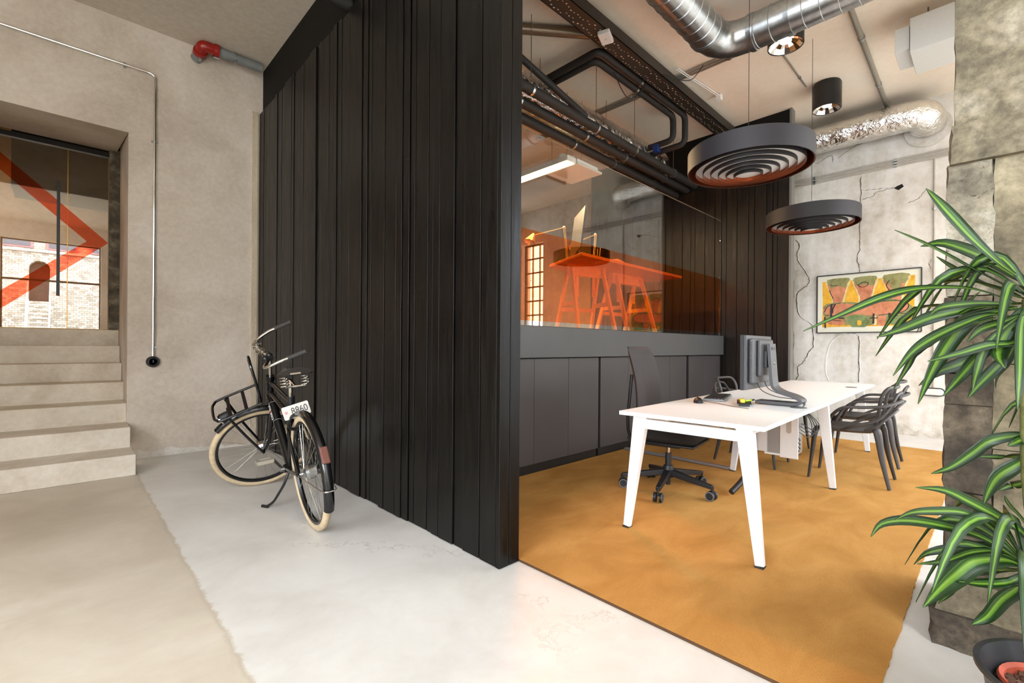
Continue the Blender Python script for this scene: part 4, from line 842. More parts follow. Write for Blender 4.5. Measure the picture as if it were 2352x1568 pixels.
# ================================================================ RING PENDANTS
m_ring = plain('aubergine_grey_ring', (40, 37, 41), .6, grain=.03, gs=4); m_louv = plain('dark_louvre', (26, 24, 25), .6); m_cop = plain('copper_inside', (184, 92, 52), .28, .9, grain=.06, gs=20); m_diff = plain('white_diffuser', (216, 213, 209), .6, grain=.02)
def pendant(loc, label):
    t = thing('pendant_lamp', loc, label, 'pendant lamp', group='ring pendants over the desk')
    ring = lambda r, z0, z1, m, name, w=.004: MB().lathe([(r, z0), (r, z1), (r - w, z1), (r - w, z0)], n=64, close=True).build(name, m, t)
    MB().lathe([(.43, 0), (.43, .145), (.426, .148), (.424, .148), (.424, 0)], n=72, close=True).build('outer_ring', m_ring, t)
    MB().lathe([(.4235, .002), (.4235, .14), (.4215, .14), (.4215, .002)], n=72, close=True).build('copper_lining', m_cop, t)
    for i, r in enumerate((.375, .320, .265, .210, .155, .100)):
        z = (.0, -.014, -.027, -.039, -.049, -.057)[i]
        MB().lathe([(r, z), (r, z + .045), (r - .002, z + .045), (r - .002, z)], n=60, close=True).build('louvre_ring', m_louv, t)
        MB().lathe([(r - .0022, z + .001), (r - .0022, z + .044), (r - .0032, z + .044), (r - .0032, z + .001)], n=60, close=True).build('copper_lining', m_cop, t)
    for k in range(3):
        a = PI * k / 3 + .3; MB().bar((-.42 * math.cos(a), -.42 * math.sin(a), .04), (.42 * math.cos(a), .42 * math.sin(a), .04), .003, .012).build('spoke', m_ring, t)
    MB().lathe([(0, -.032), (.10, -.030), (.20, -.014), (.30, .012), (.375, .034), (.375, .038), (0, .0)], n=48).build('diffuser', m_diff, t)
    MB().lathe([(.30, .132), (.424, .135), (.424, .139), (.30, .136)], n=48, close=True).build('top_plate', m_ring, t)
    MB().lathe([(0, .132), (.3, .132), (.3, .136), (0, .136)], n=40).build('lid', m_ring, t)
    MB().cyl((0, 0, .136), (0, 0, .19), .006, n=8).build('cord_grip', m_chrome, t); MB().cyl((0, 0, .19), (0, 0, 4.448 - loc[2]), .0022, n=6).build('cord', m_blackplastic, t)
    return t
pendant((3.72, 1.30, 2.505), 'large grey ring pendant with copper lining, nearer one'); pendant((5.72, 1.36, 2.46), 'grey ring pendant with copper lining, farther one by the white wall')

# ================================================================ WHITE WALL: CONDUITS, BULKHEAD LAMP, PICTURE
m_pcond = plain('painted_conduit', (176, 168, 154), .6, grain=.1, gs=10)
for i, z in enumerate((3.725, 3.685, 3.645)):
    o = pipe_thing('wall_conduit', [(XF - .016, 6.5, z), (XF - .016, -1.0, z)], .012, m_pcond, '%s of three painted conduits crossing the whitewashed wall' % ('top', 'middle', 'bottom')[i], 'conduit', straight=True, n=8, clips=[((XF - .016, y, z), (0, 1, 0)) for y in (1.9, .95)])
pipe_thing('wall_conduit', [(XF - .014, .556, 3.63), (XF - .014, .551, .66)], .010, m_pcond, 'vertical painted conduit dropping to the bulkhead lamp', 'conduit', straight=True, n=8, clips=[((XF - .014, .555, 2.98), (0, 0, 1)), ((XF - .014, .553, 1.02), (0, 0, 1))])
bl = thing('bulkhead_lamp', (XF, .55, .60), 'small oval bulkhead lamp low on the whitewashed wall', 'wall lamp')
ov = lambda w, h: [((w * math.cos(a)) + (.06 if math.cos(a) > 0 else -.06), h * math.sin(a)) for a in [2 * PI * (k + .5) / 28 for k in range(28)]]
MB().prism(ov(.055, .055), (-.03, 0, 0), (0, 1, 0), (0, 0, 1), .03).build('base', m_mdark, bl, bevel=.006); MB().prism(ov(.042, .042), (-.06, 0, 0), (0, 1, 0), (0, 0, 1), .032).build('glass_cover', plain('frosted_glass', (214, 212, 206), .3, grain=.03), bl, bevel=.015)

pic = thing('framed_picture', (XF - .002, 1.262, 1.81), 'framed abstract painting in yellow, pink and olive on whitewashed wall', 'picture')
PW, PH = 1.178, .845; m_pfr = plain('dark_wood_frame', (44, 34, 26), .4, grain=.1)
for a, b in (((-.5, -.5), (.5, -.5)), ((-.5, .5), (.5, .5))): MB().bar((-.015, -a[0] * PW, a[1] * PH), (-.015, -b[0] * PW, b[1] * PH), .03, .014).build('frame_bar', m_pfr, pic)
for a in (-.5, .5): MB().bar((-.015, a * PW, -.5 * PH), (-.015, a * PW, .5 * PH), .014, .03, up=(1, 0, 0)).build('frame_bar', m_pfr, pic)
MB().box(-.012, -.002, -PW / 2, PW / 2, -PH / 2, PH / 2).build('mount_board', plain('cream_mount', (226, 222, 202), .8, grain=.02), pic)
col = lambda n, c: mottled(n, tuple(max(0, q - 26) for q in c), c, tuple(min(255, q + 14) for q in c), 9, .8, .3, 60, streak=(2, 9, 4))
PC = {'y': col('paint_yellow', (232, 174, 56)), 'p': col('paint_salmon', (206, 134, 98)), 'g': col('paint_olive', (146, 142, 92)), 'd': col('paint_charcoal', (62, 50, 48)), 'c': col('paint_cream', (222, 206, 150)), 'o': col('paint_green', (122, 138, 88))}
lay = [0]
def wob(poly, amp=.006, k=4):
    P = curve([(x, y, 0) for x, y in poly], k, True); rnd = random.Random(lay[0]); return [(p.x + rnd.uniform(-amp, amp), p.y + rnd.uniform(-amp, amp)) for p in P]
def patch(c, poly, amp=.005, k=3, straight=False):
    lay[0] += 1; P = poly if straight else wob(poly, amp, k)
    MB().prism([((.5 - u) * PW, (v - .5) * PH) for u, v in P], (-.0122 - lay[0] * .00022, 0, 0), (0, 1, 0), (0, 0, 1), .0004 + lay[0] * .0002).build('paint_patch', PC[c], pic)
def stroke(pts, w=.012, c='d'):
    P = curve([(u, v, 0) for u, v in pts], 4); n = len(P); a = []; b = []
    for i, p in enumerate(P):
        t = (P[min(i + 1, n - 1)] - P[max(0, i - 1)]).normalized(); q = V(-t.y, t.x, 0) * w / 2; a.append((p + q)); b.append((p - q))
    patch(c, [(p.x, p.y) for p in a] + [(p.x, p.y) for p in b[::-1]], straight=True)
patch('y', [(.055, .10), (.945, .10), (.94, .5), (.945, .895), (.5, .88), (.055, .895), (.06, .5)], straight=True)
for u0, s in ((.215, 1.0), (.49, 1.0), (.775, 1.05)):
    patch('c', [(u0 - .115 * s, .90), (u0 + .115 * s, .90), (u0 + .095, .72), (u0 + .075, .52), (u0 + .10, .42), (u0 - .09, .42), (u0 - .06, .55), (u0 - .09, .72)], .003)
    patch('p', [(u0 - .10 * s, .88), (u0 + .09 * s, .88), (u0 + .075, .70), (u0 + .05, .52), (u0 + .07, .42), (u0 - .06, .42), (u0 - .045, .55), (u0 - .08, .72)], .004)
    patch('g', [(u0 - .105 * s, .93), (u0 + .11 * s, .93), (u0 + .10, .84), (u0 + .07, .77), (u0 + .0, .81), (u0 - .07, .78)], .008)
patch('g', [(.10, .50), (.3, .52), (.5, .50), (.72, .55), (.88, .47), (.93, .36), (.9, .2), (.7, .14), (.4, .12), (.15, .2), (.07, .34)], .01)
patch('p', [(.09, .44), (.25, .50), (.45, .46), (.62, .49), (.8, .49), (.90, .40), (.8, .31), (.6, .28), (.4, .30), (.2, .28), (.09, .34)], .01)
patch('p', [(.12, .26), (.22, .28), (.30, .16), (.2, .13), (.1, .16)], .01); patch('o', [(.34, .28), (.50, .26), (.52, .11), (.36, .10)], .012); patch('p', [(.60, .26), (.68, .26), (.68, .12), (.61, .12)], .008)
patch('o', [(.70, .25), (.87, .26), (.86, .13), (.72, .12)], .012); patch('c', [(.565, .26), (.60, .26), (.60, .13), (.57, .13)], .004); patch('y', [(.42, .20), (.46, .19), (.45, .12), (.42, .12)], .006)
patch('g', [(.74, .80), (.80, .82), (.83, .74), (.78, .68), (.73, .72)], .004)
for q in ([(.14, .83), (.18, .815), (.22, .82)], [(.13, .74), (.15, .66), (.17, .60)], [(.42, .80), (.47, .84), (.52, .82), (.50, .77), (.45, .76), (.42, .80)], [(.72, .84), (.69, .76), (.72, .68)], [(.73, .63), (.71, .56)], [(.08, .36), (.12, .47), (.25, .51)], [(.62, .50), (.78, .51), (.89, .44), (.84, .32), (.62, .28)], [(.08, .30), (.13, .31)], [(.16, .22), (.26, .20)], [(.79, .30), (.88, .29)]): stroke(q, .009)
stroke([(.155, .50), (.15, .36), (.155, .24)], .022); stroke([(.195, .50), (.17, .42), (.165, .34)], .014); stroke([(.575, .31), (.572, .14)], .018); stroke([(.535, .235), (.615, .235)], .014); stroke([(.72, .31), (.725, .22)], .022); stroke([(.73, .265), (.80, .262)], .010); stroke([(.085, .28), (.09, .085)], .014); stroke([(.23, .245), (.285, .25)], .02)

# ================================================================ OLD CONCRETE COLUMN
m_col_up = mottled('weathered_plaster', (86, 79, 63), (120, 111, 91), (160, 152, 135), 4.6, .9, .8, 30, fmix=.55, dark=(7, .70, (120, 112, 100)))
m_col_lo = mottled('sooty_stone', (40, 35, 29), (72, 63, 52), (120, 108, 90), 4.5, .85, .9, 30, fmix=.6, dark=(10, .62, (34, 29, 25)))
m_col_lt = mottled('grey_flaking_stone', (70, 64, 54), (132, 124, 106), (172, 166, 150), 5.0, .9, .9, 34, fmix=.5, dark=(14, .56, (56, 48, 40)))
m_col_md = mottled('tan_stone', (84, 76, 60), (122, 112, 90), (150, 140, 116), 3.0, .9, .8, 28, fmix=.5, dark=(8, .68, (66, 58, 46)))
def rough_box(x0, x1, y0, y1, z0, z1, res=.035, amp=.012, seed=0):
    nx, ny, nz = [max(2, int((b - a) / res)) for a, b in ((x0, x1), (y0, y1), (z0, z1))]; idx = {}; vs = []; fs = []; c = V((x0 + x1) / 2, (y0 + y1) / 2, (z0 + z1) / 2)
    def vid(i, j, k):
        if (i, j, k) in idx: return idx[(i, j, k)]
        p = V(x0 + (x1 - x0) * i / nx, y0 + (y1 - y0) * j / ny, z0 + (z1 - z0) * k / nz)
        d = V((i == nx) - (i == 0), (j == ny) - (j == 0), (k == nz) - (k == 0)); e = len([q for q in d if q])
        h = noise.noise(p * 6 + V(seed * 3, 0, 0)) * amp * .6 + noise.noise(p * 23 + V(0, seed, 0)) * amp * .8 - (amp * .9 * (.5 + noise.noise(p * 11)) if e > 1 else 0)
        if k in (0, nz) : d.z = 0
        p = p + d * h; idx[(i, j, k)] = len(vs); vs.append(p); return idx[(i, j, k)]
    for i in range(nx):
        for j in range(ny):
            fs.append((vid(i, j, 0), vid(i, j + 1, 0), vid(i + 1, j + 1, 0), vid(i + 1, j, 0))); fs.append((vid(i, j, nz), vid(i + 1, j, nz), vid(i + 1, j + 1, nz), vid(i, j + 1, nz)))
    for i in range(nx):
        for k in range(nz):
            fs.append((vid(i, 0, k), vid(i + 1, 0, k), vid(i + 1, 0, k + 1), vid(i, 0, k + 1))); fs.append((vid(i, ny, k), vid(i, ny, k + 1), vid(i + 1, ny, k + 1), vid(i + 1, ny, k)))
    for j in range(ny):
        for k in range(nz):
            fs.append((vid(0, j, k), vid(0, j, k + 1), vid(0, j + 1, k + 1), vid(0, j + 1, k))); fs.append((vid(nx, j, k), vid(nx, j + 1, k), vid(nx, j + 1, k + 1), vid(nx, j, k + 1)))
    return MB().add(vs, fs)
colm = bpy.data.objects.new('wall_column', None); COL.objects.link(colm); struct(colm, 'weathered concrete and stone column beside the potted plant')
rough_box(2.49, 3.05, -.75, .115, 1.9, 4.45, .04, .007, 1).build('plaster_shaft', m_col_up, colm)
rough_box(2.475, 3.05, -.75, .128, 1.87, 2.02, .03, .010, 2).build('plaster_lip', m_col_up, colm)
for i, (z0, z1, xo) in enumerate([(.27, .60, 0), (.60, .94, .004), (.94, 1.06, -.018), (1.06, 1.36, .006), (1.36, 1.88, 0)]):
    rough_box(2.505 + xo, 3.05, .002, .137 + (.004 if i % 2 else 0), z0, z1 - .004, .03, .008, i + 3).build('stone_block', m_col_lt if i == 4 else m_col_lo, colm)
for i, (z0, z1) in enumerate([(.27, .78), (.78, 1.10), (1.10, 1.88)]): rough_box(2.512, 3.04, -.745, .006, z0, z1 - .003, .04, .005, i + 11).build('stone_block', m_col_md, colm)
rough_box(2.46, 3.08, -.78, .155, .14, .27, .03, .012, 21).build('plinth_block', m_col_md, colm); rough_box(2.45, 3.1, -.8, .175, .0, .14, .03, .016, 22).build('plinth_block', m_col_lo, colm)

# ================================================================ POTTED DRACAENA
LEAF_UP = [([(1.876,-0.042,1.355),(1.892,-0.007,1.399),(1.885,0.042,1.469),(1.869,0.087,1.541),(1.853,0.118,1.59),(1.833,0.142,1.626)],0.0312),([(1.899,-0.065,1.296),(1.927,-0.03,1.329),(1.907,0.042,1.388),(1.901,0.088,1.427),(1.864,0.15,1.474),(1.815,0.212,1.513)],0.0275),([(1.91,-0.075,1.308),(1.959,-0.057,1.346),(1.978,-0.016,1.394),(1.977,0.029,1.434),(1.929,0.106,1.475),(1.895,0.159,1.467)],0.0375),([(1.884,-0.051,1.296),(1.967,-0.002,1.335),(2.002,0.06,1.38),(1.994,0.129,1.446)],0.0412),([(1.876,-0.043,1.28),(1.843,0.041,1.323),(1.8,0.128,1.331),(1.776,0.19,1.323),(1.74,0.252,1.297),(1.694,0.315,1.259),(1.616,0.404,1.204)],0.0262),([(1.873,-0.04,1.26),(1.899,0.012,1.277),(1.909,0.072,1.268),(1.902,0.135,1.249),(1.878,0.2,1.214),(1.85,0.259,1.188)],0.035),([(1.87,-0.037,1.276),(1.802,0.026,1.279),(1.727,0.079,1.271),(1.659,0.104,1.258),(1.585,0.117,1.234)],0.0187),([(1.862,-0.029,1.244),(1.858,0.012,1.25),(1.829,0.069,1.222),(1.785,0.127,1.181),(1.744,0.166,1.139),(1.701,0.2,1.075)],0.0275),([(1.834,-0.002,1.24),(1.842,0.069,1.214),(1.852,0.131,1.178),(1.876,0.166,1.138),(1.898,0.188,1.097),(1.898,0.222,1.023)],0.025),([(1.876,-0.043,1.268),(1.874,0.012,1.255),(1.87,0.061,1.223),(1.863,0.1,1.152),(1.849,0.131,1.075),(1.83,0.157,0.988)],0.0425),([(1.876,-0.043,1.22),(1.931,-0.002,1.17),(1.951,0.057,1.118),(1.944,0.121,1.081),(1.937,0.165,1.036)],0.0312),([(1.905,-0.07,1.213),(1.877,-0.038,1.173),(1.817,0.011,1.165),(1.729,0.065,1.141),(1.621,0.12,1.12)],0.0225),([(1.885,-0.051,1.24),(1.896,-0.016,1.19),(1.884,0.026,1.14),(1.848,0.069,1.07),(1.805,0.101,1.018)],0.0312),([(1.889,-0.055,1.268),(1.88,-0.022,1.197),(1.859,-0.008,1.141),(1.828,-0.02,1.101)],0.0437),([(1.888,-0.054,1.213),(1.92,-0.031,1.141),(1.931,-0.003,1.099),(1.912,0.032,1.048),(1.889,0.053,1.01)],0.0275),([(1.896,-0.062,1.213),(1.949,-0.04,1.137),(1.96,-0.009,1.078),(1.961,-0.003,1.039)],0.025),([(1.893,-0.059,1.272),(1.875,-0.051,1.212),(1.828,-0.048,1.096),(1.742,-0.041,1.0)],0.0275),([(1.89,-0.057,1.252),(1.87,-0.016,1.229),(1.815,0.025,1.208),(1.74,0.051,1.172)],0.0225),([(1.876,-0.043,1.24),(1.851,0.012,1.173),(1.826,0.033,1.092),(1.78,0.041,1.039)],0.02),([(1.848,-0.015,1.275),(1.888,0.041,1.273),(1.922,0.088,1.248),(2.012,0.06,1.296),(2.082,0.033,1.335)],0.0125),([(1.904,-0.07,1.292),(2.027,-0.086,1.342),(2.118,-0.103,1.436),(2.159,-0.108,1.529)],0.0325),([(1.904,-0.07,1.28),(1.941,-0.093,1.253),(1.942,-0.114,1.174),(1.893,-0.121,1.097)],0.0325),([(1.904,-0.07,1.284),(2.044,-0.097,1.317),(2.163,-0.137,1.355),(2.239,-0.171,1.355)],0.03)]
LEAF_LOW = [([(1.883,-0.077,0.609),(1.869,-0.056,0.659),(1.826,-0.014,0.696),(1.757,0.038,0.739),(1.676,0.088,0.779),(1.584,0.139,0.794)],0.0271),([(1.899,-0.093,0.908),(1.91,-0.053,0.915),(1.895,0.004,0.894),(1.886,0.041,0.853),(1.855,0.086,0.809),(1.819,0.126,0.789)],0.0308),([(1.865,-0.06,0.574),(1.843,-0.032,0.601),(1.786,0.024,0.648),(1.71,0.09,0.677),(1.621,0.157,0.696),(1.547,0.202,0.693),(1.497,0.218,0.668)],0.0271),([(1.858,-0.053,0.589),(1.795,0.003,0.674),(1.733,0.051,0.716),(1.65,0.104,0.727),(1.567,0.145,0.732),(1.49,0.169,0.726)],0.0197),([(1.858,-0.053,0.579),(1.901,-0.004,0.596),(1.893,0.079,0.566),(1.885,0.139,0.533),(1.891,0.169,0.487)],0.0221),([(1.865,-0.06,0.574),(1.839,-0.018,0.603),(1.783,0.038,0.602),(1.708,0.089,0.583),(1.618,0.138,0.587)],0.0185),([(1.865,-0.06,0.569),(1.845,-0.025,0.583),(1.793,0.031,0.576),(1.75,0.065,0.542),(1.694,0.099,0.505),(1.632,0.127,0.472)],0.0554),([(1.865,-0.06,0.559),(1.907,0.003,0.523),(1.942,0.056,0.47),(1.983,0.082,0.407),(1.993,0.12,0.348)],0.0308),([(1.879,-0.074,0.559),(1.959,-0.06,0.486),(1.996,-0.021,0.414),(2.02,0.01,0.343),(2.02,0.046,0.302)],0.0443),([(1.872,-0.067,0.559),(1.87,-0.033,0.517),(1.814,0.02,0.512),(1.733,0.063,0.529)],0.0246),([(1.899,-0.093,0.863),(2.002,-0.06,0.844),(2.062,-0.019,0.825),(2.064,0.043,0.816)],0.0185),([(1.899,-0.093,0.888),(1.918,-0.058,0.844),(1.913,-0.014,0.795),(1.907,0.007,0.749),(1.893,0.02,0.707)],0.0394),([(1.9,-0.093,0.819),(1.957,-0.059,0.775),(1.989,-0.034,0.755),(1.987,-0.01,0.736)],0.0197),([(1.899,-0.093,0.908),(1.884,-0.059,0.91),(1.852,-0.041,0.902),(1.787,-0.026,0.899)],0.0221),([(1.883,-0.077,0.639),(1.998,-0.06,0.66),(2.072,-0.035,0.679),(2.124,-0.024,0.694)],0.0148),([(1.865,-0.06,0.574),(1.917,-0.019,0.601),(1.947,0.011,0.626),(1.94,0.041,0.647)],0.0271),([(1.865,-0.06,0.571),(1.976,-0.034,0.556),(2.048,-0.005,0.575),(2.082,0.028,0.597)],0.032),([(1.865,-0.06,0.579),(1.964,-0.034,0.603),(2.017,0.003,0.632),(2.032,0.044,0.652)],0.0221),([(1.883,-0.077,0.564),(1.908,-0.068,0.527),(1.898,-0.058,0.496),(1.854,-0.05,0.479)],0.0246),([(1.879,-0.074,0.574),(1.94,-0.089,0.601),(1.972,-0.111,0.665),(1.967,-0.13,0.712)],0.032),([(1.879,-0.074,0.569),(1.912,-0.092,0.57),(1.924,-0.122,0.566),(1.895,-0.148,0.56)],0.0295)]
def leaf_mat():
    m, nt, b = base_mat('striped_leaf', None, .32, 0, .5); tc = N(nt, 'ShaderNodeTexCoord'); sx = N(nt, 'ShaderNodeSeparateXYZ'); nt.links.new(tc.outputs['UV'], sx.inputs[0])
    info = N(nt, 'ShaderNodeObjectInfo')
    col = ramp(nt, sx.outputs[0], [(.0, srgb(26, 52, 16)), (.12, srgb(17, 42, 10)), (.30, srgb(24, 56, 13)), (.36, srgb(78, 116, 30)), (.44, srgb(98, 136, 38)), (.50, srgb(122, 152, 62)), (.56, srgb(84, 124, 34)), (.66, srgb(26, 60, 14)), (.74, srgb(70, 102, 46)), (.80, srgb(18, 46, 11)), (1.0, srgb(24, 50, 15))])
    dk = N(nt, 'ShaderNodeMath', operation='MULTIPLY_ADD'); nt.links.new(info.outputs['Random'], dk.inputs[0]); dk.inputs[1].default_value = .4; dk.inputs[2].default_value = .28
    col = mixc(nt, .4, col, dk.outputs[0], 'OVERLAY'); nt.links.new(col, b.inputs['Base Color']); b.inputs['Subsurface Weight'].default_value = 0
    mp = N(nt, 'ShaderNodeMapping'); mp.inputs['Scale'].default_value = (26, 1.5, 1); nt.links.new(tc.outputs['UV'], mp.inputs[0]); bump(nt, b, noise_n(nt, mp.outputs[0], 1.5, 2), .35, .002)
    ts = N(nt, 'ShaderNodeBsdfTranslucent'); mx = N(nt, 'ShaderNodeMixShader'); mx.inputs[0].default_value = .22; nt.links.new(col, ts.inputs[0]); out = nt.nodes['Material Output']
    nt.links.new(b.outputs[0], mx.inputs[1]); nt.links.new(ts.outputs[0], mx.inputs[2]); nt.links.new(mx.outputs[0], out.inputs[0]); return m
m_leaf = leaf_mat(); PO = V(1.785, -.165, 0)
plant = thing('potted_plant', PO, 'tall potted dracaena with striped arching leaves in dark pot', 'plant')
m_pot = plain('charcoal_pot', (44, 45, 47), .35, grain=.04)
MB().lathe([(0, .002), (.135, .002), (.145, .02), (.185, .30), (.197, .318), (.203, .322), (.203, .332), (.190, .332), (.182, .31), (.160, .258), (0, .258)], n=48).build('pot', m_pot, plant)
MB().lathe([(.088, .245), (.100, .245), (.108, .285), (.104, .292), (.094, .285)], (.03, .05, 0), n=32, close=True).build('nursery_pot', plain('terracotta_plastic', (186, 84, 58), .6, grain=.06), plant)
so = MB(); rnd = random.Random(8)
for i in range(420):
    a, r = rnd.uniform(0, 2 * PI), .152 * math.sqrt(rnd.random()); so.obox((r * math.cos(a), r * math.sin(a), .262 + rnd.uniform(0, .018)), (rnd.uniform(.012, .03), rnd.uniform(.008, .016), rnd.uniform(.006, .012)), mathutils.Euler((rnd.uniform(-.5, .5), rnd.uniform(-.5, .5), rnd.uniform(0, 6))).to_matrix())
tag(so.build('bark_mulch', plain('bark_mulch', (92, 62, 46), .9, grain=.4, gs=50), plant), kind='stuff')
m_cane = mottled('green_brown_cane', (70, 74, 40), (92, 96, 52), (120, 118, 72), 20, .7, .3, 60)
MB().tube(curve([(.03, .03, .23), (.05, .06, .45), (.09, .10, .80), (.125, .10, 1.29)], 6), .014, 10).build('cane', m_cane, plant); MB().tube(curve([(.0, .05, .23), (.04, .09, .38), (.08, .105, .58)], 6), .012, 10).build('cane', m_cane, plant); MB().tube(curve([(.06, .0, .23), (.13, .0, .6), (.2, -.02, .95)], 6), .012, 10).build('cane', m_cane, plant)
CAMP = V(0, 0, 1.15)
def leaf(pts, w, seed):
    rnd = random.Random(seed); P = curve(pts, 4); n = len(P); mb = MB(); mb.uv = []; roll = rnd.uniform(-.5, .5)
    for i, p in enumerate(P):
        t = (P[min(i + 1, n - 1)] - P[max(0, i - 1)]).normalized(); s = i / (n - 1)
        nn = (V(-.6, -.75, .55) + V(rnd.random() * .0, 0, 0)); sd = t.cross(nn).normalized(); nv = sd.cross(t).normalized(); ro = roll + .5 * (s - .5)
        sd2 = sd * math.cos(ro) + nv * math.sin(ro); nv2 = nv * math.cos(ro) - sd * math.sin(ro)
        prof = (.22 + .78 * min(1, s / .45) ** .8) * (1 if s < .55 else max(0, 1 - ((s - .55) / .45) ** 1.7)); hw = max(w * .56 * prof, .0008)
        for j in range(5):
            q = -1 + j / 2; mb.v.append(tuple(p + sd2 * hw * q + nv2 * (-.28 * hw * (1 - abs(q)) ) - PO)); mb.uv.append((j / 4, s))
    for i in range(n - 1):
        for j in range(4): a = i * 5 + j; mb.f.append((a, a + 1, a + 6, a + 5))
    o = mb.build('leaf', m_leaf, plant, sharp=80); so_ = o.modifiers.new('thick', 'SOLIDIFY'); so_.thickness = .0012; return o
for i, (p, w) in enumerate(LEAF_UP + LEAF_LOW): leaf(p, w, i)
rnd = random.Random(21)
for cr_, nl in ((V(1.905, -.075, 1.28), 14), (V(1.868, -.06, .575), 9), (V(1.985, -.185, .95), 7)):
    for k in range(nl):
        a = rnd.uniform(0, 2 * PI); L = rnd.uniform(.28, .5); el_ = rnd.uniform(-.1, 1.1); d = V(math.cos(a), math.sin(a), 0)
        if d.y > .2 and d.x < .5: L *= .62
        leaf([cr_, cr_ + d * L * .33 + V(0, 0, .12 * el_), cr_ + d * L * .7 + V(0, 0, .10 * el_), cr_ + d * L + V(0, 0, .10 * el_ - .16)], rnd.uniform(.02, .032), 100 + k)

# ================================================================ GLAZED OFFICE INTERIOR
IZ = 1.321
m_otab = plain('orange_red_table', (240, 150, 84), .45, grain=.05, gs=6); m_otr = plain('orange_wood', (246, 186, 112), .55, grain=.1, gs=18)
tb = thing('trestle_tabletop', (5.2, 3.5, 2.15), 'orange tabletop resting on two trestles behind the glass', 'tabletop')
MB().prism([(-1.15, -.38), (1.2, -.37), (1.2, .42), (-.72, .42), (-.80, .40), (-.84, .34)], (0, 0, 0), (1, 0, 0), (0, 1, 0), .035).build('top', m_otab, tb, bevel=.004)
def trestle(x, y, L, rz, label):
    t = thing('trestle', (x, y, IZ), label, 'trestle', rz, 'orange trestles under the office table')
    MB().box(-L / 2, L / 2, -.035, .035, .70, .8285).build('top_beam', m_otr, t, bevel=.003)
    for sx in (-1, 1):
        for sy in (-1, 1): MB().bar((sx * (L / 2 - .06), sy * .045, .80), (sx * (L / 2 - .02), sy * .27, .0), .05, .03, up=(1, 0, 0)).build('leg', m_otr, t)
        MB().bar((sx * (L / 2 - .045), -.165, .36), (sx * (L / 2 - .045), .165, .36), .03, .05).build('side_brace', m_otr, t)
        MB().box(sx * (L / 2 - .16) - .018, sx * (L / 2 - .16) + .018, -.012, .012, .45, .70).build('height_peg', m_otr, t)
    MB().bar((-L / 2 + .04, .17, .30), (L / 2 - .04, .17, .30), .02, .05).build('cross_rail', m_otr, t)
trestle(4.64, 3.52, .56, R(-20), 'orange wooden trestle nearer the black board partition'); trestle(5.62, 3.56, .68, R(-4), 'orange wooden trestle farther along the glass')
om = thing('monitor', (4.38, 3.47, 2.1855), 'dark monitor tilted on the orange office table', 'monitor', R(-38))
MB().prism([(-.012, .10), (.012, .10), (.07, .58), (.046, .58)], (0, -.27, 0), (1, 0, 0), (0, 0, 1), -.54).build('panel', m_mdark, om, bevel=.004); MB().cyl((.03, 0, .0), (.03, 0, .3), .02).build('stand', m_mgrey, om); MB().lathe([(0, 0), (.11, 0), (.11, .012), (0, .012)], (.03, 0, 0), n=24).build('foot', m_mgrey, om)
m_tol = plain('polished_lamp_arm', (220, 190, 140), .25, .8)
def desk_lamp(x, y, elbow, head, label):
    b = V(x, y, 2.1855); t = thing('desk_lamp', b, label, 'desk lamp', group='sprung-arm lamps on the office table'); e = Vector(elbow) - b; h = Vector(head) - b
    MB().lathe([(0, 0), (.09, 0), (.09, .012), (.012, .02), (.01, .06), (0, .06)], n=24).build('base', m_mgrey, t)
    for o in (-.014, .014): MB().cyl((o, 0, .05), e + V(o, 0, 0), .006, n=8).build('lower_arm', m_tol, t); MB().cyl(e + V(0, o, 0), h + V(0, o, 0), .006, n=8).build('upper_arm', m_tol, t)
    MB().ball(e, .022).build('elbow', m_tol, t)
    d = (h - e).normalized(); MB().lathe([(.02, -.02), (.03, .0), (.075, .10), (.072, .10), (.028, .005)], h, (d.x * .5, d.y * .5, -.9), 20, True).build('shade', m_tol, t)
desk_lamp(5.08, 3.72, (5.12, 3.72, 2.66), (4.74, 3.74, 2.50), 'brass sprung-arm lamp at the middle of the orange table'); desk_lamp(4.66, 3.82, (4.66, 3.88, 2.70), (4.15, 3.95, 2.52), 'sprung-arm lamp with orange shade left of the tilted monitor')
ph = thing('pen_holder', (4.74, 3.42, 2.1855), 'black pen box crowded with pens on the office table', 'pen holder')
MB().box(-.06, .06, -.04, .04, 0, .09).build('box', m_mdark, ph, bevel=.003)
for k in range(5): MB().cyl((-.045 + .022 * k, .02 * (-1) ** k, .05), (-.06 + .03 * k, .03 * (-1) ** k, .16 + .012 * k), .004, n=6).build('pen', m_yel if k % 2 else m_blackplastic, ph)
bx = thing('book_stack', (5.0, 3.33, 2.1855), 'small stack of papers beside the pen box', 'papers', R(12)); MB().box(-.10, .10, -.07, .07, 0, .05).build('block', m_offwhite, bx); MB().box(-.11, .11, -.075, .075, .05, .058).build('cover', m_otr, bx)
sh = thing('shelf_cabinet', (2.9, 5.2, IZ), 'dark low cabinet standing deep in the glazed office', 'cabinet'); MB().box(-.9, .7, -.25, .25, .0, .95).build('body', m_infloor, sh, bevel=.005); MB().box(-.95, .75, -.28, .28, .95, .99).build('top', m_plinth, sh)
for x in (-.5, -.1, .3): MB().box(x - .19, x + .19, -.262, -.25, .05, .9).build('door', m_infloor, sh)
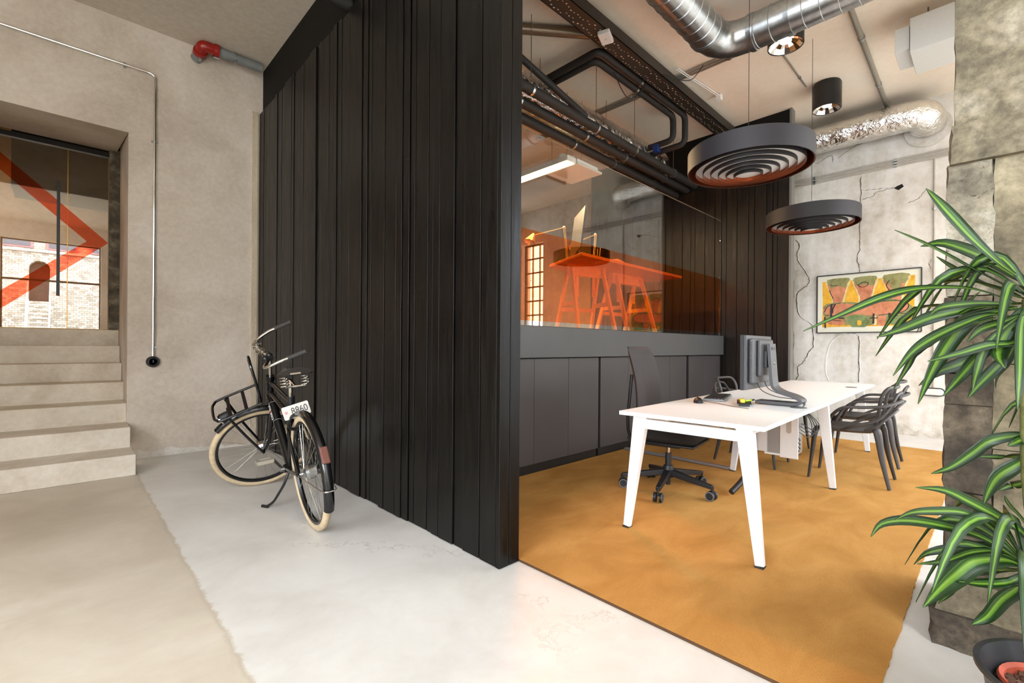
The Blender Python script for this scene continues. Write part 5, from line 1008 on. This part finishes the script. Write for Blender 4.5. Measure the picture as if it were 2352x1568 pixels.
# suspended strip light, ceiling cassettes, spot
sl_ = thing('strip_light', (4.43, 4.4, 3.40), 'glowing warm linear strip light inside the glazed office', 'strip light')
MB().box(-.08, .08, -.82, .9, .006, .07).build('housing', m_whitepl, sl_); MB().box(-.07, .07, -.80, .88, -.002, .006).build('diffuser', m_lamp_warm, sl_)
for y in (-.5, .7): MB().cyl((0, y, .07), (0, y, 1.049), .003, n=6).build('hanger_rod', m_wire, sl_)
for (x, y, z, w), l in (((4.82, 3.85, 3.42, .52), 'white acoustic ceiling panel hung beside the strip light'), ((3.35, 3.98, 3.85, .62), 'white air cassette hung behind the foil duct')):
    t = thing('ceiling_panel', (x, y, z), l, 'ceiling panel'); MB().box(-w / 2, w / 2, -w / 2, w / 2, 0, .03).build('panel', m_offwhite, t, bevel=.006); MB().box(-w * .42, w * .42, -w * .42, w * .42, .03, .09).build('backing', m_whitepl, t)
    for s in (-1, 1): MB().cyl((s * w * .3, 0, .09), (s * w * .3, 0, 4.449 - z), .003, n=6).build('hanger_rod', m_wire, t)
spt = thing('spotlight', (4.62, 3.9, 3.55), 'small lit spotlight on a bracket behind the glass', 'spotlight'); MB().lathe([(.02, .0), (.05, .0), (.045, .09), (0, .10)], n=20).build('can', m_whitepl, spt); MB().lathe([(0, -.003), (.042, -.003), (.042, .0), (0, .0)], n=20).build('lens', glow('spot_glow', (1, .75, .42), 60), spt); MB().bar((0, 0, .09), (.25, 0, .12), .03, .03).cyl((.2, 0, .12), (.2, 0, .899), .004, n=6).build('bracket', m_whitepl, spt)
def lamp_light(name, loc, e, size, col=(1, .68, .36), rot=(0, 0, 0), sy=None):
    l = bpy.data.lights.new(name, 'AREA'); l.energy = e; l.color = col; l.size = size
    if sy: l.shape = 'RECTANGLE'; l.size_y = sy
    o = bpy.data.objects.new(name, l); COL.objects.link(o); o.location = loc; o.rotation_euler = rot
lamp_light('strip_light_glow', (4.43, 4.44, 3.393), 150, .1, sy=1.68)
t = thing('strip_light', (-1.35, 8.9, 4.1), 'warm strip light behind the glass doors', 'strip light'); MB().box(-.5, .5, -.06, .06, .006, .06).build('housing', m_whitepl, t); MB().box(-.48, .48, -.05, .05, -.002, .006).build('diffuser', m_lamp_warm, t); MB().cyl((0, 0, .06), (0, 0, .239), .004, n=6).build('hanger_rod', m_wire, t)
lamp_light('strip_light_glow', (-1.35, 8.9, 4.093), 30, .96, sy=.1)

# ================================================================ ACROSS THE STREET (seen mirrored in the glass)
def stone_mat():
    m, nt, b = base_mat('coursed_rubble_stone', None, .9, 0, .2); tc = N(nt, 'ShaderNodeTexCoord'); mp = N(nt, 'ShaderNodeMapping'); mp.inputs['Rotation'].default_value = (R(90), 0, 0); nt.links.new(tc.outputs['Object'], mp.inputs[0])
    br = N(nt, 'ShaderNodeTexBrick'); br.inputs['Scale'].default_value = 2.8; br.inputs['Mortar Size'].default_value = .02; br.inputs['Bias'].default_value = -.2
    br.inputs['Color1'].default_value = srgb(200, 195, 186); br.inputs['Color2'].default_value = srgb(132, 128, 122); br.inputs['Mortar'].default_value = srgb(112, 106, 98); nt.links.new(mp.outputs[0], br.inputs['Vector'])
    f = noise_n(nt, mp.outputs[0], 5, 6, .7); col = mixc(nt, .55, br.outputs['Color'], ramp(nt, f, [(.3, (.28, .28, .28, 1)), (.7, (.75, .75, .75, 1))]), 'OVERLAY'); nt.links.new(col, b.inputs['Base Color']); bump(nt, b, br.outputs['Fac'], -.6, .03); return m
m_stone = stone_mat(); m_street = mottled('street_paving', (120, 116, 108), (146, 141, 132), (164, 160, 152), .8, .9, .2, 12)
struct(MB().box(-40, 48, -30, WY - .31, -.5, -.25).build('ground', m_street), 'grey street paving outside the windows')
fy = -13.5; bld = thing('stone_building', (0, fy, -.25), 'coursed stone building across the street, mirrored in the glass doors', 'building')
ax0, ax1, zd0, zd1 = -1.12, -.48, 3.2, 4.94; ra = (ax1 - ax0) / 2
w_ = MB(); w_.box(-16, ax0, -1, 0, 0, 7.6).box(ax1, 20, -1, 0, 0, 7.6).box(ax0, ax1, -1, 0, 0, zd0)
ar = [(ax0, zd1 - ra)] + [((ax0 + ax1) / 2 - ra * math.cos(R(180 * k / 12)), zd1 - ra + ra * math.sin(R(180 * k / 12))) for k in range(13)] + [(ax1, 7.6), (ax0, 7.6)]
w_.prism(ar[1:], (0, -1, 0), (1, 0, 0), (0, 0, 1), -1.0); w_.build('stone_wall', m_stone, bld)
MB().box(ax0 - .1, ax1 + .1, -.5, -.45, zd0, zd1 + .1).build('arched_door', plain('brown_door', (74, 44, 36), .6, grain=.2, gs=4), bld)
m_band = plain('pale_render_band', (206, 196, 184), .9, grain=.05, gs=2); MB().box(-16, 20, 0, .12, 5.30, 5.38).build('string_course', m_band, bld)
for x in (-6.6, -4.6, -2.9, -1.5, -.1, 1.3, 3.2, 5.4): wf = MB().box(x - .5, x + .5, .0, .06, 5.45, 6.8).build('window_frame', plain('mauve_frame', (150, 110, 118), .6), bld); MB().box(x - .42, x + .42, .06, .08, 5.52, 6.72).build('pane', plain('dark_pane', (70, 78, 92), .1), wf)
stt = thing('outdoor_stair', (-.8, fy + .15, -.25), 'timber stair leading up to the arched door across the street', 'stair')
for k in range(16): MB().box(-.28, .28, .05 + .2 * (15 - k), .26 + .2 * (15 - k), .15 + .19 * k, .19 + .19 * k).build('tread', m_offwhite, stt)
for s in (-.33, .33): MB().bar((s, 3.3, .0), (s, .05, 3.2), .05, .18).build('stringer', m_offwhite, stt); MB().bar((s, 3.3, .95), (s, .05, 4.1), .04, .05).build('handrail', m_offwhite, stt)
